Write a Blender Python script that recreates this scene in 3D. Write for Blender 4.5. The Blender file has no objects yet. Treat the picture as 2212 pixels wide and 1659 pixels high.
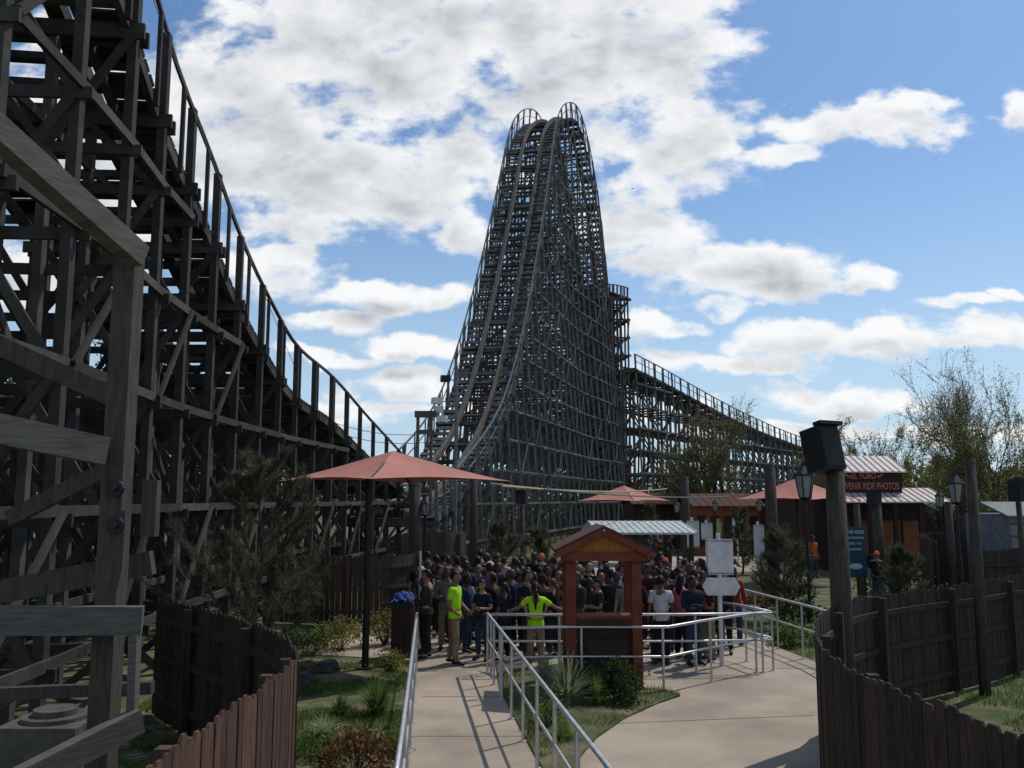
import bpy, math, random
from mathutils import Vector, Matrix, Quaternion
from mathutils import noise as NZ
R=random.Random(7)
C=bpy.context.scene.collection
PITCH=math.radians(7.4); F=1916.0; CZ=3.3
def ray(px,py):
    a=px-1106; b=829.5-py
    return Vector((a, F*math.cos(PITCH)-b*math.sin(PITCH), F*math.sin(PITCH)+b*math.cos(PITCH)))
def at(px,py,Y):
    d=ray(px,py); return Vector((0,0,CZ))+d*(Y/d.y)
def gnd(px,py,z=0.0):
    d=ray(px,py); return Vector((0,0,CZ))+d*((z-CZ)/d.z)
# ---------------------------------------------------------------- materials
def mat(name,c1,c2=None,scale=6,rough=.8,metal=0,stretch=(1,1,1),bump=.0,detail=6,c3=None,contrast=(.35,.65),isl=0,stain=0):
    m=bpy.data.materials.new(name); m.use_nodes=True
    nt=m.node_tree; b=nt.nodes['Principled BSDF']
    b.inputs['Roughness'].default_value=rough; b.inputs['Metallic'].default_value=metal
    b.inputs['Specular IOR Level'].default_value=.25
    if c2 is None: c2=tuple(x*.7 for x in c1)
    tc=nt.nodes.new('ShaderNodeTexCoord'); mp=nt.nodes.new('ShaderNodeMapping'); mp.inputs['Scale'].default_value=stretch
    nz=nt.nodes.new('ShaderNodeTexNoise'); nz.inputs['Scale'].default_value=scale; nz.inputs['Detail'].default_value=detail
    nz.inputs['Roughness'].default_value=.65
    cr=nt.nodes.new('ShaderNodeValToRGB')
    cr.color_ramp.elements[0].position=contrast[0]; cr.color_ramp.elements[1].position=contrast[1]
    cr.color_ramp.elements[0].color=(*c2,1); cr.color_ramp.elements[1].color=(*c1,1)
    if c3:
        e=cr.color_ramp.elements.new((contrast[0]+contrast[1])/2); e.color=(*c3,1)
    L=nt.links.new
    L(tc.outputs['Object'],mp.inputs[0]); L(mp.outputs[0],nz.inputs['Vector']); L(nz.outputs['Fac'],cr.inputs[0])
    out=cr.outputs[0]
    if isl>0:
        g=nt.nodes.new('ShaderNodeNewGeometry'); r=nt.nodes.new('ShaderNodeMapRange'); L(g.outputs['Random Per Island'],r.inputs[0]); r.inputs[3].default_value=1-isl; r.inputs[4].default_value=1+isl
        vm=nt.nodes.new('ShaderNodeVectorMath'); vm.operation='SCALE'; L(out,vm.inputs[0]); L(r.outputs[0],vm.inputs['Scale']); out=vm.outputs[0]
    if stain>0:
        n2=nt.nodes.new('ShaderNodeTexNoise'); n2.inputs['Scale'].default_value=.45; n2.inputs['Detail'].default_value=8; L(tc.outputs['Object'],n2.inputs['Vector'])
        r=nt.nodes.new('ShaderNodeMapRange'); L(n2.outputs['Fac'],r.inputs[0]); r.inputs[1].default_value=.35; r.inputs[2].default_value=.6; r.inputs[3].default_value=1-stain; r.inputs[4].default_value=1.05
        vm=nt.nodes.new('ShaderNodeVectorMath'); vm.operation='SCALE'; L(out,vm.inputs[0]); L(r.outputs[0],vm.inputs['Scale']); out=vm.outputs[0]
    L(out,b.inputs['Base Color'])
    if bump>0:
        bp=nt.nodes.new('ShaderNodeBump'); bp.inputs['Strength'].default_value=bump; bp.inputs['Distance'].default_value=.02
        L(nz.outputs['Fac'],bp.inputs['Height']); L(bp.outputs[0],b.inputs['Normal'])
    return m
def leafmat(name,c1,c2,tl=.35):
    m=mat(name,c1,c2,scale=1.5,rough=.6,contrast=(.4,.6),isl=.35)
    nt=m.node_tree; b=nt.nodes['Principled BSDF']
    tr=nt.nodes.new('ShaderNodeBsdfTranslucent'); mx=nt.nodes.new('ShaderNodeMixShader'); mx.inputs[0].default_value=tl
    src=b.inputs['Base Color'].links[0].from_socket
    nt.links.new(src,tr.inputs[0]); out=nt.nodes['Material Output']
    nt.links.new(b.outputs[0],mx.inputs[1]); nt.links.new(tr.outputs[0],mx.inputs[2]); nt.links.new(mx.outputs[0],out.inputs[0])
    return m
WOOD=mat('weathered_wood',(.074,.066,.057),(.04,.036,.031),scale=2.2,rough=.9,bump=.15,isl=.45)
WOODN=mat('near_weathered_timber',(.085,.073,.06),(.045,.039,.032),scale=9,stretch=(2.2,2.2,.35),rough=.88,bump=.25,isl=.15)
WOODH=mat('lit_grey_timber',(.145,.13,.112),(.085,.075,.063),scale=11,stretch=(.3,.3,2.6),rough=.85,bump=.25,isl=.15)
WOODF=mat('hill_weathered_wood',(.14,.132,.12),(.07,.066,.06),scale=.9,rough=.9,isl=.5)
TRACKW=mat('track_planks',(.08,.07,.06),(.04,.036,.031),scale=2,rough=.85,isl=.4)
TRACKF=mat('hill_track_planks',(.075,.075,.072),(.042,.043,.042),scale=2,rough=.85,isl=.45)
TRACKB=mat('track_laminated_brown',(.17,.13,.095),(.095,.074,.056),scale=2,rough=.8)
DSTEEL=mat('dull_rail_steel',(.20,.20,.20),(.12,.12,.12),scale=3,rough=.55,metal=.5)
GREENR=mat('painted_handrail',(.17,.20,.19),(.10,.12,.115),scale=3,rough=.6)
PICK=mat('red_brown_pickets',(.125,.064,.044),(.055,.03,.022),scale=7,stretch=(4,4,.6),rough=.85,bump=.3,isl=.3)
PICKG=mat('grey_brown_pickets',(.085,.058,.045),(.04,.028,.022),scale=7,stretch=(4,4,.6),rough=.85,bump=.3,isl=.3)
PICKD=mat('dark_pickets',(.062,.041,.031),(.026,.018,.014),scale=7,stretch=(4,4,.6),rough=.85,bump=.3,isl=.35)
CONC=mat('concrete_walk',(.44,.365,.285),(.36,.298,.232),scale=.9,rough=.9,detail=14,bump=.12,contrast=(.3,.7),stain=.22)
CONCL=mat('old_concrete',(.12,.11,.096),(.065,.06,.053),scale=5,rough=.9,bump=.4)
SOIL=mat('sandy_grass',(.22,.17,.105),(.05,.075,.022),scale=1.3,rough=1,detail=12,c3=(.10,.11,.05),bump=.5)
STEEL=mat('galvanised_pipe',(.68,.69,.69),(.48,.49,.50),scale=9,rough=.4,metal=.7)
BLACK=mat('black_metal',(.02,.02,.022),(.012,.012,.013),rough=.45)
SALM=mat('salmon_canvas',(.50,.215,.165),(.41,.17,.13),scale=1.2,rough=.85,detail=10)
KRED=mat('red_orange_paint',(.19,.048,.025),(.12,.03,.017),scale=4,rough=.65,bump=.1)
KYEL=mat('mustard_boards',(.36,.14,.025),(.22,.085,.018),scale=3,stretch=(6,1,1),rough=.7)
KDARK=mat('dark_cabinet',(.055,.03,.022),(.03,.018,.014),rough=.6)
SHING=mat('brown_shingles',(.13,.062,.042),(.055,.03,.022),scale=12,rough=.95,bump=.6)
WHITE=mat('white_paint',(.70,.71,.70),(.50,.51,.50),scale=3,rough=.5)
ROOFW=mat('white_ribbed_roof',(.64,.58,.55),(.48,.42,.40),scale=3,rough=.5)
RIBR=mat('red_brown_roof_rib',(.26,.13,.11),(.18,.09,.08),scale=3,rough=.6)
ROOFG=mat('pale_roof',(.54,.56,.54),(.42,.44,.42),scale=3,rough=.5)
ROOFT=mat('teal_grey_roof',(.13,.18,.16),(.08,.11,.10),scale=3,rough=.6)
CABIN=mat('grey_white_boards',(.24,.24,.24),(.15,.155,.16),scale=3,rough=.6)
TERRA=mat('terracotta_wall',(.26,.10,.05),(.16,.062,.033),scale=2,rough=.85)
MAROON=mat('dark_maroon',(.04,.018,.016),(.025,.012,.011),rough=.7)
LETR=mat('red_lettering',(.42,.15,.11),(.30,.10,.08),rough=.6)
TEAL=mat('teal_banner',(.015,.06,.10),(.012,.04,.07),rough=.6)
LETW=mat('pale_lettering',(.35,.45,.5),(.3,.4,.45),rough=.6)
POLEW=mat('rough_pole_wood',(.085,.07,.057),(.04,.033,.028),scale=8,stretch=(3,3,.5),rough=.95,bump=.5)
BARK=mat('tree_bark',(.085,.068,.053),(.04,.032,.026),scale=10,stretch=(2,2,.6),rough=.95,bump=.5)
BARKL=mat('pale_tree_bark',(.15,.125,.10),(.08,.067,.054),scale=6,rough=.95)
GLASS=mat('lantern_glass',(.30,.31,.31),(.2,.21,.21),rough=.2)
YEL=mat('yellow_cable',(.42,.38,.10),(.32,.28,.07),rough=.6)
BLUE=mat('blue_fabric',(.04,.10,.35),(.02,.05,.22),rough=.8)
NAVY=mat('navy_fabric',(.02,.05,.14),(.012,.03,.09),rough=.8)
PINE=leafmat('pine_needles',(.13,.135,.075),(.055,.063,.035))
LSP=leafmat('spring_leaves',(.28,.26,.09),(.15,.155,.055),.45)
LDK=leafmat('dark_leaves',(.06,.09,.024),(.028,.045,.013))
LYG=leafmat('yellow_green_leaves',(.27,.25,.06),(.12,.14,.035),.4)
LGR=leafmat('grass_blades',(.17,.25,.055),(.075,.12,.03),.4)
LYU=leafmat('yucca_blades',(.42,.45,.27),(.20,.25,.13),.3)
LRD=leafmat('reddish_leaves',(.24,.07,.03),(.08,.07,.02))
FARW=leafmat('far_wood_leaves',(.12,.13,.06),(.06,.07,.035))
# ---------------------------------------------------------------- mesh builder
class MB:
    def __init__(s): s.v=[]; s.f=[]; s.m=[]
    def add(s,vs,fs,mi=0):
        n=len(s.v); s.v.extend([tuple(a) for a in vs]); s.f.extend([tuple(i+n for i in f) for f in fs]); s.m.extend([mi]*len(fs))
    def box(s,c,d,rz=0,mi=0):
        x,y,z=d[0]/2,d[1]/2,d[2]/2; M=Matrix.Rotation(rz,3,'Z'); c=Vector(c)
        vs=[c+M@Vector((a*x,b*y,e*z)) for e in(-1,1) for b in(-1,1) for a in(-1,1)]
        s.add(vs,[(0,2,3,1),(4,5,7,6),(0,1,5,4),(2,6,7,3),(0,4,6,2),(1,3,7,5)],mi)
    def beam(s,p,q,w,h,mi=0,j=.03,up=None):
        p=Vector(p);q=Vector(q);d=q-p
        if d.length<1e-4:return
        d.normalize()
        u=Vector(up) if up else (Vector((0,0,1)) if abs(d.z)<.93 else Vector((0,1,0)))
        a=d.cross(u).normalized(); b=a.cross(d).normalized()
        w*=1+R.uniform(-j,j); h*=1+R.uniform(-j,j)
        vs=[o+a*(w/2*i)+b*(h/2*k) for o in(p,q) for k in(-1,1) for i in(-1,1)]
        s.add(vs,[(0,2,3,1),(4,5,7,6),(0,1,5,4),(2,6,7,3),(0,4,6,2),(1,3,7,5)],mi)
    def tube(s,pts,rs,n=8,mi=0,cap=True,flat=1.0):
        pts=[Vector(p) for p in pts]
        if not isinstance(rs,(list,tuple)): rs=[rs]*len(pts)
        vs=[]; ref=None
        for i,p in enumerate(pts):
            d=(pts[min(i+1,len(pts)-1)]-pts[max(i-1,0)])
            if d.length<1e-6:d=Vector((0,0,1))
            d.normalize()
            if ref is None: ref=Vector((0,0,1)) if abs(d.z)<.8 else Vector((0,1,0))
            a=d.cross(ref).normalized(); b=a.cross(d).normalized()
            if abs(d.dot(ref))>.98: a=Vector((1,0,0)); b=d.cross(a).normalized()
            for k in range(n):
                t=2*math.pi*k/n; vs.append(p+a*(math.cos(t)*rs[i])+b*(math.sin(t)*rs[i]*flat))
        fs=[]
        for i in range(len(pts)-1):
            for k in range(n):
                k2=(k+1)%n; fs.append((i*n+k,i*n+k2,(i+1)*n+k2,(i+1)*n+k))
        if cap: fs.append(tuple(range(n-1,-1,-1))); fs.append(tuple((len(pts)-1)*n+k for k in range(n)))
        s.add(vs,fs,mi)
    def ell(s,c,r,nu=12,nv=8,mi=0,fn=None,keep=None):
        c=Vector(c); vs=[];fs=[]
        for j in range(nv+1):
            th=math.pi*j/nv
            for i in range(nu):
                ph=2*math.pi*i/nu; u=Vector((math.sin(th)*math.cos(ph),math.sin(th)*math.sin(ph),math.cos(th)))
                p=Vector((u.x*r[0],u.y*r[1],u.z*r[2]))
                if fn: p=fn(u,p)
                vs.append(c+p)
        for j in range(nv):
            for i in range(nu):
                i2=(i+1)%nu; f=(j*nu+i,(j+1)*nu+i,(j+1)*nu+i2,j*nu+i2)
                if keep:
                    m=sum((vs[a] for a in f),Vector())/4-c
                    if not keep(m): continue
                fs.append(f)
        s.add(vs,fs,mi)
    def mesh(s,name,mats,off=Vector((0,0,0)),smooth=False):
        me=bpy.data.meshes.new(name); me.from_pydata([(v[0]-off.x,v[1]-off.y,v[2]-off.z) for v in s.v],[],s.f)
        if not isinstance(mats,(list,tuple)): mats=[mats]
        for m in mats: me.materials.append(m)
        if len(mats)>1: me.polygons.foreach_set('material_index',s.m)
        if smooth: me.polygons.foreach_set('use_smooth',[True]*len(me.polygons))
        me.update(); return me
    def build(s,name,mats,parent=None,smooth=False,loc=None):
        off=Vector((0,0,0)); p=parent
        while p is not None: off=off+p.location; p=p.parent
        if loc is not None: off=off+Vector(loc)
        ob=bpy.data.objects.new(name,s.mesh(name,mats,off,smooth)); C.objects.link(ob)
        if parent: ob.parent=parent
        if loc is not None: ob.location=loc
        return ob
def tag(o,label=None,cat=None,group=None,kind=None):
    if label:o['label']=label
    if cat:o['category']=cat
    if group:o['group']=group
    if kind:o['kind']=kind
    return o
def thing(name,label,cat,loc=(0,0,0),rz=0,group=None):
    o=bpy.data.objects.new(name,None); C.objects.link(o); o.location=loc; o.rotation_euler=(0,0,rz); o.empty_display_size=.2
    return tag(o,label,cat,group)
def spline(pts,n=12):
    P=[Vector(p) for p in pts]; out=[]
    P=[P[0]*2-P[1]]+P+[P[-1]*2-P[-2]]
    for i in range(1,len(P)-2):
        a,b,c,d=P[i-1],P[i],P[i+1],P[i+2]
        for k in range(n):
            t=k/n
            out.append(.5*((2*b)+(c-a)*t+(2*a-5*b+4*c-d)*t*t+(3*b-a-3*c+d)*t**3))
    out.append(P[-2]); return out
def resample(pts,step,plan=False):
    out=[pts[0].copy()]; acc=0
    for i in range(1,len(pts)):
        a,b=pts[i-1],pts[i]
        L=(Vector((b.x-a.x,b.y-a.y,0)) if plan else b-a).length
        if L<1e-9: continue
        s=0
        while acc+(L-s)>=step:
            s+=step-acc; acc=0; out.append(a.lerp(b,s/L))
        acc+=L-s
    return out
def frames(pts):
    fr=[]
    for i,p in enumerate(pts):
        t=pts[min(i+1,len(pts)-1)]-pts[max(i-1,0)]
        h=Vector((t.x,t.y,0)).normalized(); fr.append((p,h,Vector((h.y,-h.x,0)),t.normalized()))
    return fr
def text_mesh(txt,size,loc,rot,m,parent,name='lettering',ext=.01,width=None):
    cu=bpy.data.curves.new('t','FONT'); cu.body=txt; cu.size=size; cu.extrude=ext; cu.align_x='CENTER'; cu.align_y='CENTER'; cu.offset=.008*size/.3
    o=bpy.data.objects.new('t',cu); C.objects.link(o); bpy.context.view_layer.update()
    me=bpy.data.meshes.new_from_object(o.evaluated_get(bpy.context.evaluated_depsgraph_get()))
    bpy.data.objects.remove(o); me.materials.clear(); me.materials.append(m)
    if width:
        xs=[v.co.x for v in me.vertices]; k=width/(max(xs)-min(xs))
        for v in me.vertices: v.co.x*=k
    ob=bpy.data.objects.new(name,me); C.objects.link(ob); ob.parent=parent
    off=Vector((0,0,0)); p=parent
    while p is not None: off=off+p.location; p=p.parent
    ob.location=Vector(loc)-off; ob.rotation_euler=rot; return ob
# ---------------------------------------------------------------- camera
cam=bpy.data.cameras.new('camera'); co=bpy.data.objects.new('camera',cam); C.objects.link(co)
cam.sensor_width=36; cam.lens=F/2212*36; cam.clip_end=6000; cam.clip_start=.1
co.location=(0,0,CZ); co.rotation_euler=(math.pi/2+PITCH,0,0); bpy.context.scene.camera=co
sc=bpy.context.scene
sc.view_settings.view_transform='Standard'; sc.view_settings.look='None'; sc.view_settings.exposure=0
# ---------------------------------------------------------------- sun and sky
S=Vector((.5,.45,1.0)).normalized()
sl=bpy.data.lights.new('sun','SUN'); sl.energy=2.6; sl.angle=math.radians(.5); sl.color=(1,.94,.85)
so=bpy.data.objects.new('sun',sl); C.objects.link(so); so.rotation_euler=S.to_track_quat('Z','Y').to_euler(); so.location=(20,20,60)
W=bpy.data.worlds.new('World'); sc.world=W; W.use_nodes=True
nt=W.node_tree; L=nt.links.new
def grp(det,amp,nsc,rgh):
    g=bpy.data.node_groups.new('cloud_density','ShaderNodeTree')
    g.interface.new_socket('V',in_out='INPUT',socket_type='NodeSocketVector'); g.interface.new_socket('D',in_out='OUTPUT',socket_type='NodeSocketFloat')
    gi=g.nodes.new('NodeGroupInput'); go=g.nodes.new('NodeGroupOutput'); l=g.links.new
    def m(op,a,b=None):
        n=g.nodes.new('ShaderNodeMath'); n.operation=op
        for i,x in enumerate((a,b)):
            if x is None: continue
            if isinstance(x,(int,float)): n.inputs[i].default_value=x
            else: l(x,n.inputs[i])
        return n.outputs[0]
    def vm(op,a,b=None,sc_=None):
        n=g.nodes.new('ShaderNodeVectorMath'); n.operation=op
        for i,x in enumerate((a,b)):
            if x is None: continue
            if isinstance(x,tuple): n.inputs[i].default_value=x
            else: l(x,n.inputs[i])
        if sc_ is not None: n.inputs['Scale'].default_value=sc_
        return n.outputs['Value'] if op=='LENGTH' else n.outputs['Vector']
    st=vm('MULTIPLY',gi.outputs[0],(1,1.55,1))
    wn=g.nodes.new('ShaderNodeTexNoise'); wn.inputs['Scale'].default_value=12; wn.inputs['Detail'].default_value=4; l(st,wn.inputs['Vector'])
    w=vm('MULTIPLY',vm('SUBTRACT',wn.outputs['Color'],(.5,.5,.5)),(.10,.06,0))
    uv=vm('ADD',gi.outputs[0],w)
    nz=g.nodes.new('ShaderNodeTexNoise'); nz.inputs['Scale'].default_value=nsc; nz.inputs['Detail'].default_value=det; nz.inputs['Roughness'].default_value=rgh
    l(st,nz.inputs['Vector'])
    B=[(900,90,540,180),(1330,90,270,200),(1420,300,190,100),(800,380,320,120),(1370,410,110,70),(560,590,150,50),(520,260,220,220),
       (1380,510,140,70),(1630,585,190,62),(1870,602,80,30),(1880,268,210,44),(1700,335,95,30),(1990,225,75,30),(2200,240,50,40),
       (840,632,180,30),(710,692,120,24),(900,742,130,24),(870,828,130,34),(1555,655,110,28),(1790,735,300,38),(2090,722,200,40),
       (1600,785,230,30),(1840,862,170,40),(1440,695,110,28),(1010,490,60,60),(200,330,220,260),(90,600,140,70),(700,765,120,20),(690,470,130,60),
       (1150,880,460,22),(1900,935,380,20),(620,905,240,28),(640,560,60,40),(2080,655,110,18),(2190,640,60,16),(-500,100,400,500),(2900,300,350,120),(1000,-600,900,300)]
    cur=None
    for cx,cy,rx,ry in B:
        d=ray(cx,cy); u,v=d.x/d.y,d.z/d.y
        k=F/d.y
        c=(u,v,0); r=(1/(rx*1.12/F*k),1/(ry*1.2/F*k*k),0)
        q=m('SUBTRACT',1.0,vm('LENGTH',vm('MULTIPLY',vm('SUBTRACT',uv,c),r)))
        cur=q if cur is None else m('MAXIMUM',cur,q)
    cur=m('MAXIMUM',cur,-.6)
    cur=m('MINIMUM',cur,.5)
    dn=m('ADD',cur,m('MULTIPLY',m('SUBTRACT',nz.outputs['Fac'],.5),amp))
    l(dn,go.inputs[0]); return g
G=grp(13,2.5,11,.6); G2=grp(5,2.1,10,.5)
def wm(op,a,b=None,clamp=False):
    n=nt.nodes.new('ShaderNodeMath'); n.operation=op; n.use_clamp=clamp
    for i,x in enumerate((a,b)):
        if x is None: continue
        if isinstance(x,(int,float)): n.inputs[i].default_value=x
        else: L(x,n.inputs[i])
    return n.outputs[0]
def mr(x,a,b,c=0,d=1):
    n=nt.nodes.new('ShaderNodeMapRange'); n.interpolation_type='SMOOTHSTEP'
    L(x,n.inputs[0]); n.inputs[1].default_value=a;n.inputs[2].default_value=b;n.inputs[3].default_value=c;n.inputs[4].default_value=d; return n.outputs[0]
tc=nt.nodes.new('ShaderNodeTexCoord'); sp=nt.nodes.new('ShaderNodeSeparateXYZ'); L(tc.outputs['Generated'],sp.inputs[0])
ya=wm('MAXIMUM',wm('ABSOLUTE',sp.outputs[1]),.05)
cb=nt.nodes.new('ShaderNodeCombineXYZ'); L(wm('DIVIDE',sp.outputs[0],ya),cb.inputs[0]); L(wm('DIVIDE',sp.outputs[2],ya),cb.inputs[1])
g1=nt.nodes.new('ShaderNodeGroup'); g1.node_tree=G; L(cb.outputs[0],g1.inputs[0])
ad=nt.nodes.new('ShaderNodeVectorMath'); ad.operation='ADD'; ad.inputs[1].default_value=(.006,.024,0); L(cb.outputs[0],ad.inputs[0])
g2=nt.nodes.new('ShaderNodeGroup'); g2.node_tree=G2; L(ad.outputs[0],g2.inputs[0])
sky=nt.nodes.new('ShaderNodeTexSky'); sky.sky_type='NISHITA'; sky.sun_disc=False
sky.sun_elevation=math.asin(S.z); sky.sun_rotation=math.atan2(S.x,S.y); sky.air_density=1.0; sky.dust_density=.7; sky.ozone_density=2.0
tint=nt.nodes.new('ShaderNodeMix'); tint.data_type='RGBA'; tint.blend_type='MULTIPLY'; tint.inputs[0].default_value=1; L(sky.outputs[0],tint.inputs[6]); tint.inputs[7].default_value=(.84,1.04,1.18,1)
hz=nt.nodes.new('ShaderNodeMix'); hz.data_type='RGBA'; L(mr(sp.outputs[2],.0,.38,.78,0),hz.inputs[0]); L(tint.outputs[2],hz.inputs[6]); hz.inputs[7].default_value=(5.4,6.9,8.5,1)
alpha=mr(g1.outputs[0],-.10,.44)
det=wm('MULTIPLY',wm('SUBTRACT',g1.outputs[0],g2.outputs[0]),.40)
shade=mr(wm('ADD',g2.outputs[0],det),.10,1.15)
cc=nt.nodes.new('ShaderNodeMix'); cc.data_type='RGBA'; L(shade,cc.inputs[0]); cc.inputs[6].default_value=(9.7,9.75,9.8,1); cc.inputs[7].default_value=(3.3,3.65,4.1,1)
mx=nt.nodes.new('ShaderNodeMix'); mx.data_type='RGBA'; L(wm('MULTIPLY',alpha,.96),mx.inputs[0]); L(hz.outputs[2],mx.inputs[6]); L(cc.outputs[2],mx.inputs[7])
bg=nt.nodes['Background']; bg.inputs[1].default_value=.1; L(mx.outputs[2],bg.inputs[0])
# ---------------------------------------------------------------- ground
def sheet(name,pts,z,m,kind='structure'):
    b=MB(); b.add([(p[0],p[1],z) for p in pts],[tuple(range(len(pts)))]); o=b.build(name,m); o['kind']=kind; return o
sheet('ground',[(-2500,-50),(2500,-50),(2500,4000),(-2500,4000)],0,SOIL)
b=MB()
PAV=[(-.45,2),(3.6,2),(3.6,11),(4.9,14),(6.25,18),(5.7,22),(5.6,27),(7.5,40),(22,46),(22,52),(5,52),(3,40),(1.5,29),(-4.3,28),(-4.2,19.5),(-2.0,18.8),(-1.86,17.6)]
b.add([(x,y,.02) for x,y in PAV]+[(x,y,-.05) for x,y in PAV],[tuple(range(len(PAV)))]+[(i,(i+1)%len(PAV),(i+1)%len(PAV)+len(PAV),i+len(PAV)) for i in range(len(PAV))])
o=b.build('pavement',CONC); o['kind']='structure'
jm=mat('joint_filler',(.30,.25,.20),(.24,.20,.16))
b=MB()
for y in (12.9,15.4): b.box((-.62,y,.024),(1.75,.008,.004))
for p,q in (((1.5,13.6),(4.6,14.1)),((-1.8,17.7),(6.0,17.9))):
    b.beam((*p,.024),(*q,.024),.008,.004)
o=b.build('pavement_joints',jm); o['kind']='structure'
edge=[gnd(x,y) for x,y in ((1225,1750),(1245,1650),(1290,1598),(1350,1556),(1420,1524),(1470,1507),(1440,1497),(1375,1492),(1300,1478),(1180,1452),(1100,1440),(1072,1440))]
rl=lambda y: -.47+(17.5-y)/9.8*1.25
edge+= [Vector((rl(y)+.06,y,0)) for y in (16,14,12,10,9)]
c=sum(edge,Vector())/len(edge)
b=MB(); vs=[];n=len(edge)
for k,(s_,z) in enumerate(((1,.0),(1,.05),(.8,.075),(.5,.09),(.2,.1))):
    for e in edge: q=c.lerp(e,s_); vs.append((q.x,q.y,z+R.uniform(0,.015)))
fs=[(k*n+i,k*n+(i+1)%n,(k+1)*n+(i+1)%n,(k+1)*n+i) for k in range(4) for i in range(n)]+[tuple(4*n+i for i in range(n))]
b.add(vs,fs); o=b.build('planting_bed',SOIL); o['kind']='structure'
BED=edge
# ---------------------------------------------------------------- railings
def railing(label,pts,step=1.35,h=1.1,rails=(1.0,.55),z0=.02):
    t=thing('pipe_railing',label,'railing',(pts[0][0],pts[0][1],z0),group=None)
    P=[Vector((p[0],p[1],z0)) for p in pts]
    for i,f in enumerate(rails):
        b=MB(); b.tube([p+Vector((0,0,h*f)) for p in P],.026 if i==0 else .02,n=8); b.build('top_rail' if i==0 else 'lower_rail',STEEL,t,smooth=True)
    Q=resample(P,step)
    if (Q[-1]-P[-1]).length>.5:Q.append(P[-1])
    for q in Q:
        b=MB(); b.tube([q,q+Vector((0,0,.012)),q+Vector((0,0,.0125)),q+Vector((0,0,h))],[.06,.06,.023,.023],n=10); b.build('post',STEEL,t,smooth=False)
    return t
railing('left pipe railing along the garden side of the narrow walk',[(-.78,5.6),(-1.02,8.5),(-1.35,12.2),(-1.83,17.5)])
railing('long pipe railing between the narrow walk and the yucca bed',[(1.1,5.2),(.78,7.7),(rl(12),12),(-.47,17.5)],step=1.25)
P15=[gnd(1080,1503),gnd(1262,1500),gnd(1447,1500),gnd(1520,1480),gnd(1597,1462),gnd(1660,1450)]
railing('zigzag pipe railing in front of the orange kiosk',[(p.x,p.y) for p in P15],step=1.4)
railing('straight pipe railing behind the kiosk facing the crowd',[(-.40,17.35),(1.0,17.3),(3.2,17.35),(5.0,17.5)],step=1.3)
railing('short pipe railing joining kiosk corral to the walkway gate',[(5.05,17.7),(4.75,18.8),(4.2,19.6)],step=1.0)
railing('far right pipe railing beside the flower strip',[(6.2,16.6),(6.15,18.3),(5.6,22.2),(5.5,25.5)],step=1.2)
railing('farthest pipe railing leading into the ride station',[(3.9,24.2),(4.6,29),(5.6,35)],step=1.6)
# ---------------------------------------------------------------- fences
def fence(label,pts,h=1.8,m=PICK,name='picket_fence',pw=.135,post=True,side=1):
    sp_=spline([(x,y,0) for x,y in pts],10); Q=resample(sp_,pw+.012); t=thing(name,label,'fence',(pts[0][0],pts[0][1],0))
    b=MB()
    for i,(p,hd,r,_) in enumerate(frames(Q)):
        hh=h+R.uniform(-.03,.03)+.02*math.sin(i*.13); a=math.atan2(hd.y,hd.x)+R.uniform(-.03,.03)
        M=Matrix.Rotation(a,3,'Z'); w=pw/2; T=.011; o_=r*R.uniform(-.006,.006)
        prof=[(-w,.03),(w,.03),(w,hh-.04),(w-.03,hh),(-w+.03,hh),(-w,hh-.04)]
        vs=[p+o_+M@Vector((x,yy,0))+Vector((0,0,z)) for yy in(-T,T) for x,z in prof]
        b.add(vs,[(0,1,2,3,4,5),(11,10,9,8,7,6)]+[(k,(k+1)%6+0,(k+1)%6+6,k+6)[::-1] for k in range(6)])
    b.build('picket_panel',m,t)
    fr=frames(resample(sp_,.5))
    for z in (.35,.95,1.5):
        rr=MB(); pr=[]
        for f in fr:
            c_=f[0]+f[2]*.04*side+Vector((0,0,z)); pr+=[c_+f[2]*.022+Vector((0,0,.045)),c_+f[2]*.022-Vector((0,0,.045)),c_-f[2]*.022-Vector((0,0,.045)),c_-f[2]*.022+Vector((0,0,.045))]
        rr.add(pr,[(i*4+k,i*4+(k+1)%4,i*4+4+(k+1)%4,i*4+4+k) for i in range(len(fr)-1) for k in range(4)])
        rr.build('backing_rail',m,t)
    if post:
        for p,hd,r,_ in frames(resample(sp_,2.3)):
            q=MB(); q.box(p+r*.115*side+Vector((0,0,(h-.04)/2)),(.1,.1,h-.04),math.atan2(hd.y,hd.x)); q.build('post',m,t)
    return t
fence('reddish picket fence in the lower left corner',[(-2.05,3.5),(-2.06,5.3),(-2.05,7.6),(-2.07,8.75)],side=-1,pw=.115)
fence('dark curved picket fence running back to the left coaster',[(-2.1,8.95),(-2.45,9.9),(-3.1,11.0),(-4.1,12.4),(-5.1,13.6),(-5.6,14.3)],m=PICKD,side=-1)  # same fence as the reddish run; darker pickets paint in its shaded inner face
fence('reddish picket fence behind the canopy pole on the garden side',[(-6.6,24.5),(-4.6,24),(-3.4,24.3),(-2.6,25.5)],m=PICKG)
fence('grey board fence below the hill drop left of the crowd',[(-3.6,29),(-2.2,29.5),(-1.6,31)],h=2.2,m=PICKG)
fence('big curving dark picket fence on the right of the broad walk',[(3.75,3.6),(3.45,5.2),(3.2,6.4),(3.08,7.8),(3.2,9.4),(3.75,11.2),(4.6,12.9),(5.3,13.9),(6.4,14.9),(8.4,16.4),(11.2,18.6),(17,22)],m=PICKD,side=1)
fence('distant dark fence curling in front of the photo building',[(12.6,27),(13.6,30),(15.5,33),(19,34),(23,31)],h=2.1,m=PICKD,side=1)
fence('low dark fence in the far right garden',[(12.5,24.5),(16,26.0),(22,27)],h=1.9,m=PICKD)
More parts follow.
